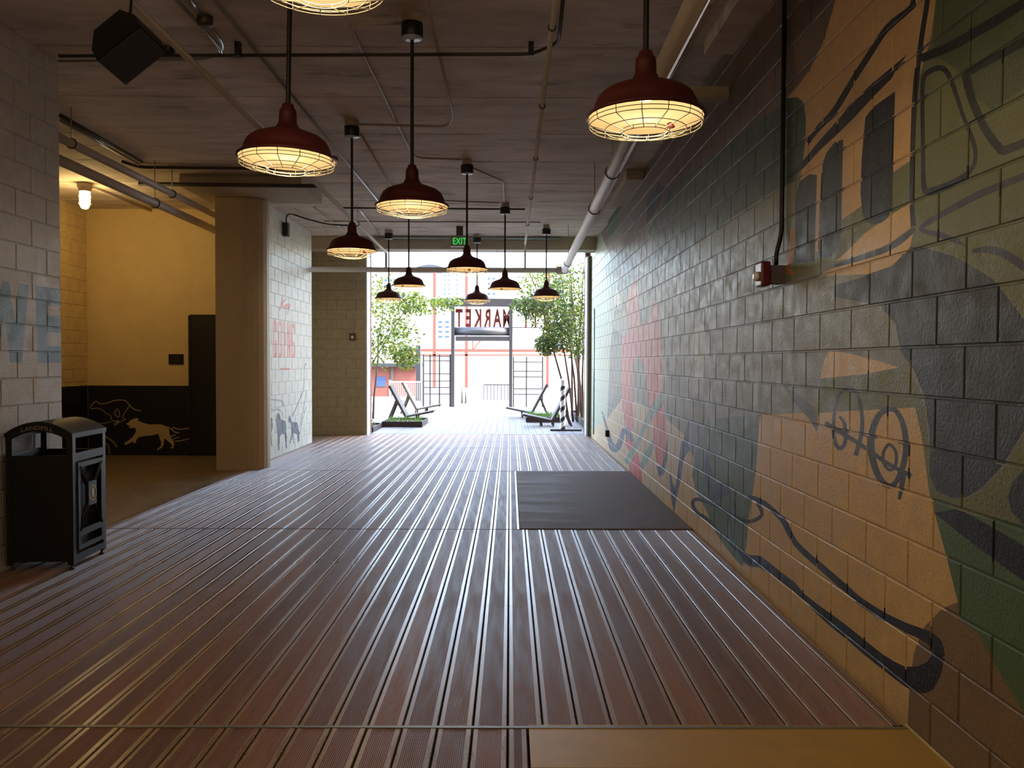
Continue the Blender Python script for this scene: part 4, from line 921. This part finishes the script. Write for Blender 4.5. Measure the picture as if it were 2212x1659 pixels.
# ================================================================== loungers
def lounger(label, loc, face, w=0.56):
    t = thing('deck_lounger', loc, label, 'lounger', 'wooden courtyard loungers'); s = face
    def slab(name, a, b, th):
        mb = MB(); a = Vector((a[0]*s,0,a[1])); b = Vector((b[0]*s,0,b[1])); d = (b-a).normalized(); n = Vector((-d.z,0,d.x))*(th/2)
        P = [a-n,b-n,b+n,a+n]; lo = [(p.x,-w/2,p.z) for p in P]; hi = [(p.x,w/2,p.z) for p in P]
        mb.face(lo); mb.face(hi[::-1])
        for i in range(4): j = (i+1) % 4; mb.face([lo[i],hi[i],hi[j],lo[j]])
        return mb.obj(name, MT['weatherwood'], t)
    slab('seat', (-0.02,0.12), (0.72,0.27), 0.045); slab('backrest', (0.0,0.13), (-0.42,0.92), 0.06)
    for y in (-w/2+0.04, w/2-0.04):
        MB().bar((-0.24*s,y,0.54),(-0.46*s,y,0.0),0.045,0.05).obj('strut', MT['weatherwood'], t)
        MB().bar((0.28*s,y,0.16),(0.26*s,y,0.0),0.04,0.05).obj('leg', MT['weatherwood'], t)
        MB().bar((-0.02*s,y,0.10),(-0.02*s,y,0.0),0.04,0.05).obj('leg', MT['weatherwood'], t)
    return t
lounger('weathered lounger standing behind the left planter, nearer one', (-2.66,21.6-0.4,0.0), 1)
lounger('weathered lounger at the left, the farther sunlit one', (-2.75,24.4,0.0), 1)
lounger('grey wooden lounger right behind the striped bollard', (1.03,19.9,0.0), -1, 0.6)
lounger('grey wooden lounger at the right, one back from the striped bollard', (0.62,22.6+0.3,0.0), -1, 0.6)
# striped bollard on a board
c = onZ(1216, 930, 0.0); c.y = 18.35; c.x = (1216-1101)/FPX*18.35
t = thing('striped_bollard', (c.x, c.y, 0), 'black and white striped post on a flat board at the right of the exit', 'bollard')
MB().box(-0.28,min(0.42, 1.58-c.x+0.3),-0.10,0.10,0.001,0.035).obj('base_board', MT['weatherwood'], t)
H = 1.07; nh = 44; nr = 20; mb = MB(); R_ = 0.062
for i in range(nh):
    for k in range(nr):
        z0, z1 = 0.035+H*i/nh, 0.035+H*(i+1)/nh; a, b = 2*math.pi*k/nr, 2*math.pi*(k+1)/nr
        ph = ((z0-0.035)/0.235 - k/nr*1.0) % 1.0
        mb.face([(R_*math.cos(q),R_*math.sin(q),z) for q,z in ((a,z0),(b,z0),(b,z1),(a,z1))], 1 if ph < 0.42 and i < nh-4 else 0, True)
mb.obj('post', [MT['stripewhite'], MT['black']], t)
MB().lathe([(0.067,0.0),(0.067,0.03),(0.05,0.05),(0.0,0.055)], 20, c=(0,0,0.035+H)).obj('cap', MT['stripewhite'], t)

# ================================================================== entrance gate and sign, seen from behind
YG = 28.6
gx = lambda px: (px-1101)/FPX*YG
gz = lambda py: 1.526+(783-py)/FPX*YG
t = thing('entrance_portal', (0,YG,0), 'grey steel entrance portal at the end of the deck', 'gate')
for px in (978, 1103): MB().box(gx(px)-0.06,gx(px)+0.06,-0.08,0.08,-0.03,gz(652)).obj('post', MT['steel'], t)
MB().box(gx(930),gx(1195),-0.10,0.10,gz(663),gz(646)).obj('header', MT['steel'], t)
MB().box(gx(984),gx(1100),-0.07,0.07,gz(737),gz(727)).obj('lintel', MT['steel'], t)
MB().tube([(gx(980),0.12,gz(716)),(gx(1106),0.12,gz(716))],0.155,20).obj('shutter_drum', MT['drum'], t)
sg = thing('overhead_sign', (0,YG+0.25,gz(705)), 'red letters of the entrance sign seen from behind', 'sign')
MB().box(gx(982),gx(1190),-0.02,0.02,-0.05,-0.02).obj('sign_rail', MT['steel'], sg)
word = 'CITY MARKET'; step = -0.352; x = gx(722/5.53+860)
for k, ch in enumerate(reversed(word)):
    if ch != ' ':
        o = link('letter', text_mesh(ch, 0.86, 0.03, MT['signred'], 'letter', 0.028), sg, (x+k*0.335, 0.0, 0.0)); o.rotation_euler = (math.pi/2,0,math.pi); o.scale = (0.46,1,1)
def grid_panel(px0, px1, py0, py1, vs_, hs, label):
    t = thing('grid_screen', (gx((px0+px1)/2),YG+0.1,-0.034), label, 'screen', 'steel screens beside the portal'); a = (gx(px1)-gx(px0))/2
    for f in vs_: MB().box(-a+2*a*f-0.025,-a+2*a*f+0.025,-0.025,0.025,0.0,gz(py0)+0.034).obj('upright', MT['steel'], t)
    for y in hs: MB().box(-a,a,-0.02,0.02,gz(y)-0.02,gz(y)+0.02).obj('rail', MT['drum'], t)
    return t
grid_panel(914, 972, 766, 872, (0,.25,.6,1), (768,778,806,822,836,850), 'steel grid screen left of the portal')
grid_panel(1109, 1172, 770, 872, (0,.45,1), (780,800,812,838,850), 'steel grid screen right of the portal')
# picket railing
t = thing('picket_railing', (0,30.2,-0.034), 'pale picket railing at the left of the courtyard', 'railing'); k = 30.2/FPX
xa, xb = (842-1101)*k, (912-1101)*k
MB().box(xa,xb,-0.02,0.02,0.80,0.86).obj('top_rail', MT['picket'], t); MB().box(xa,xb,-0.02,0.02,0.08,0.12).obj('bottom_rail', MT['picket'], t)
for x_ in (xa, xb): MB().box(x_-0.03,x_+0.03,-0.03,0.03,0.0,0.9).obj('post', MT['picket'], t)
pm = MB().box(-0.014,0.014,-0.012,0.012,0.12,0.80).mesh('picket', MT['picket'])
for i in range(17): link('picket', pm, t, (xa+0.04+(xb-xa-0.08)*i/16,0,0))
# brick kiosk with a grey post
t = thing('brick_kiosk', (-6.2,37,-0.034), 'low brown brick building behind the picket railing', 'building')
MB().box(-1.6,1.95,0,2.2,0,1.35).obj('wall', MT['brick'], t)
MB().box(-1.8,2.2,-0.3,2.4,1.35,1.5).obj('roof', MT['steel'], t)
for x in (-1.2,-0.2,0.9): MB().box(x-0.06,x+0.06,-0.08,-0.001,0,1.35).obj('pier', MT['weatherwood'], t)
for x in (-0.7,0.4): MB().box(x-0.2,x+0.2,-0.03,-0.001,0.45,0.9).obj('window', MT['pane'], t)
tag(MB().box((898-1101)*33/FPX,(908-1101)*33/FPX,33,33.2,-0.034,2.2).obj('grey_post', MT['steel']), 'square grey post beside the brick kiosk', 'post')

# ================================================================== building across the courtyard
YF = 52.0; fx = lambda px: (px-1101)/FPX*YF; fz = lambda py: 1.526+(783-py)/FPX*YF
t = thing('market_building', (0,YF,-0.034), 'cream market hall across the courtyard with blue paned windows', 'building')
MB().box(-22,20,0,8,0,fz(585)).obj('wall', MT['creamwall'], t)
mb = MB(); n = 16; xs0, xs1 = fx(885), fx(972)
for k in range(n):
    a, b = k/n, (k+1)/n; za, zb = [fz(585)+0.38*(1-(2*f-1)**2) for f in (a,b)]; xa_, xb_ = xs0+(xs1-xs0)*a, xs0+(xs1-xs0)*b
    mb.face([(xa_,-0.1,fz(585)-0.15),(xb_,-0.1,fz(585)-0.15),(xb_,-0.1,zb),(xa_,-0.1,za)]); mb.face([(xa_,-0.1,za),(xb_,-0.1,zb),(xb_,2,zb),(xa_,2,za)])
mb.obj('gable_arch', MT['steel'], t)
def window(px0, px1, py0, py1, nc, nr):
    x0, x1, z0, z1 = fx(px0), fx(px1), fz(py1), fz(py0); f = MB().box(x0-0.06,x1+0.06,-0.06,-0.001,z0-0.06,z1+0.06).obj('window', MT['frame'], t)
    w, h = (x1-x0)/nc, (z1-z0)/nr
    for i in range(nc):
        for j in range(nr): MB().box(x0+w*i+0.08,x0+w*(i+1)-0.08,-0.075,-0.061,z0+h*j+0.09,z0+h*(j+1)-0.09).obj('pane', MT['pane'], f)
window(957,974,590,640,2,5); window(983,991,590,640,1,5); window(1050,1072,596,640,2,4); window(944,973,690,732,2,4); window(828,850,600,650,2,4); window(1190,1215,690,760,2,6); window(1010,1020,690,735,1,4)
for px in (943,1010,1180): MB().box(fx(px)-0.09,fx(px)+0.09,-1.6,-1.42,0,fz(585)).obj('red_column', MT['rust'], t)
MB().box(fx(880),fx(1230),-1.62,-1.40,fz(760),fz(754)).obj('red_beam', MT['rust'], t)
MB().box(fx(880),fx(1230),-1.6,-1.45,fz(768),fz(765)).obj('red_tie', MT['rust'], t)
for px in (1023,): 
    MB().bar((fx(px),-1.5,fz(757)),(fx(px),-1.5,fz(735)),0.08,0.08).obj('brace', MT['rust'], t); MB().bar((fx(px),-1.5,fz(757)),(fx(1040),-1.5,fz(735)),0.08,0.08).obj('brace', MT['rust'], t)
# two thin posts and a clipped hedge beyond the portal
for px, h, lab in ((998,40,'thin dark post standing beyond the portal, left one'),(1006,32,'thin dark post standing beyond the portal, right one')):
    p = Vector(((px-1101)/FPX*31,31,-0.034)); mb = MB().tube([p,p+Vector((0,0,h*31/FPX))],[0.035,0.015],8); mb.lathe([(0.055,0),(0.055,0.02),(0.0,0.03)],12,c=tuple(p)); tag(mb.obj('thin_post', MT['steel']), lab, 'post')
t = thing('low_railing', (0,34,-0.034), 'low pale railing with shrubs beyond the portal', 'railing'); k = 34/FPX
for i in range(9):
    x = (1045+i*7.5-1101)*k; MB().box(x-0.02,x+0.02,-0.02,0.02,0,0.62).obj('baluster', MT['drum'], t)
MB().box((1045-1101)*k,(1107-1101)*k,-0.025,0.025,0.6,0.66).obj('top_rail', MT['drum'], t)
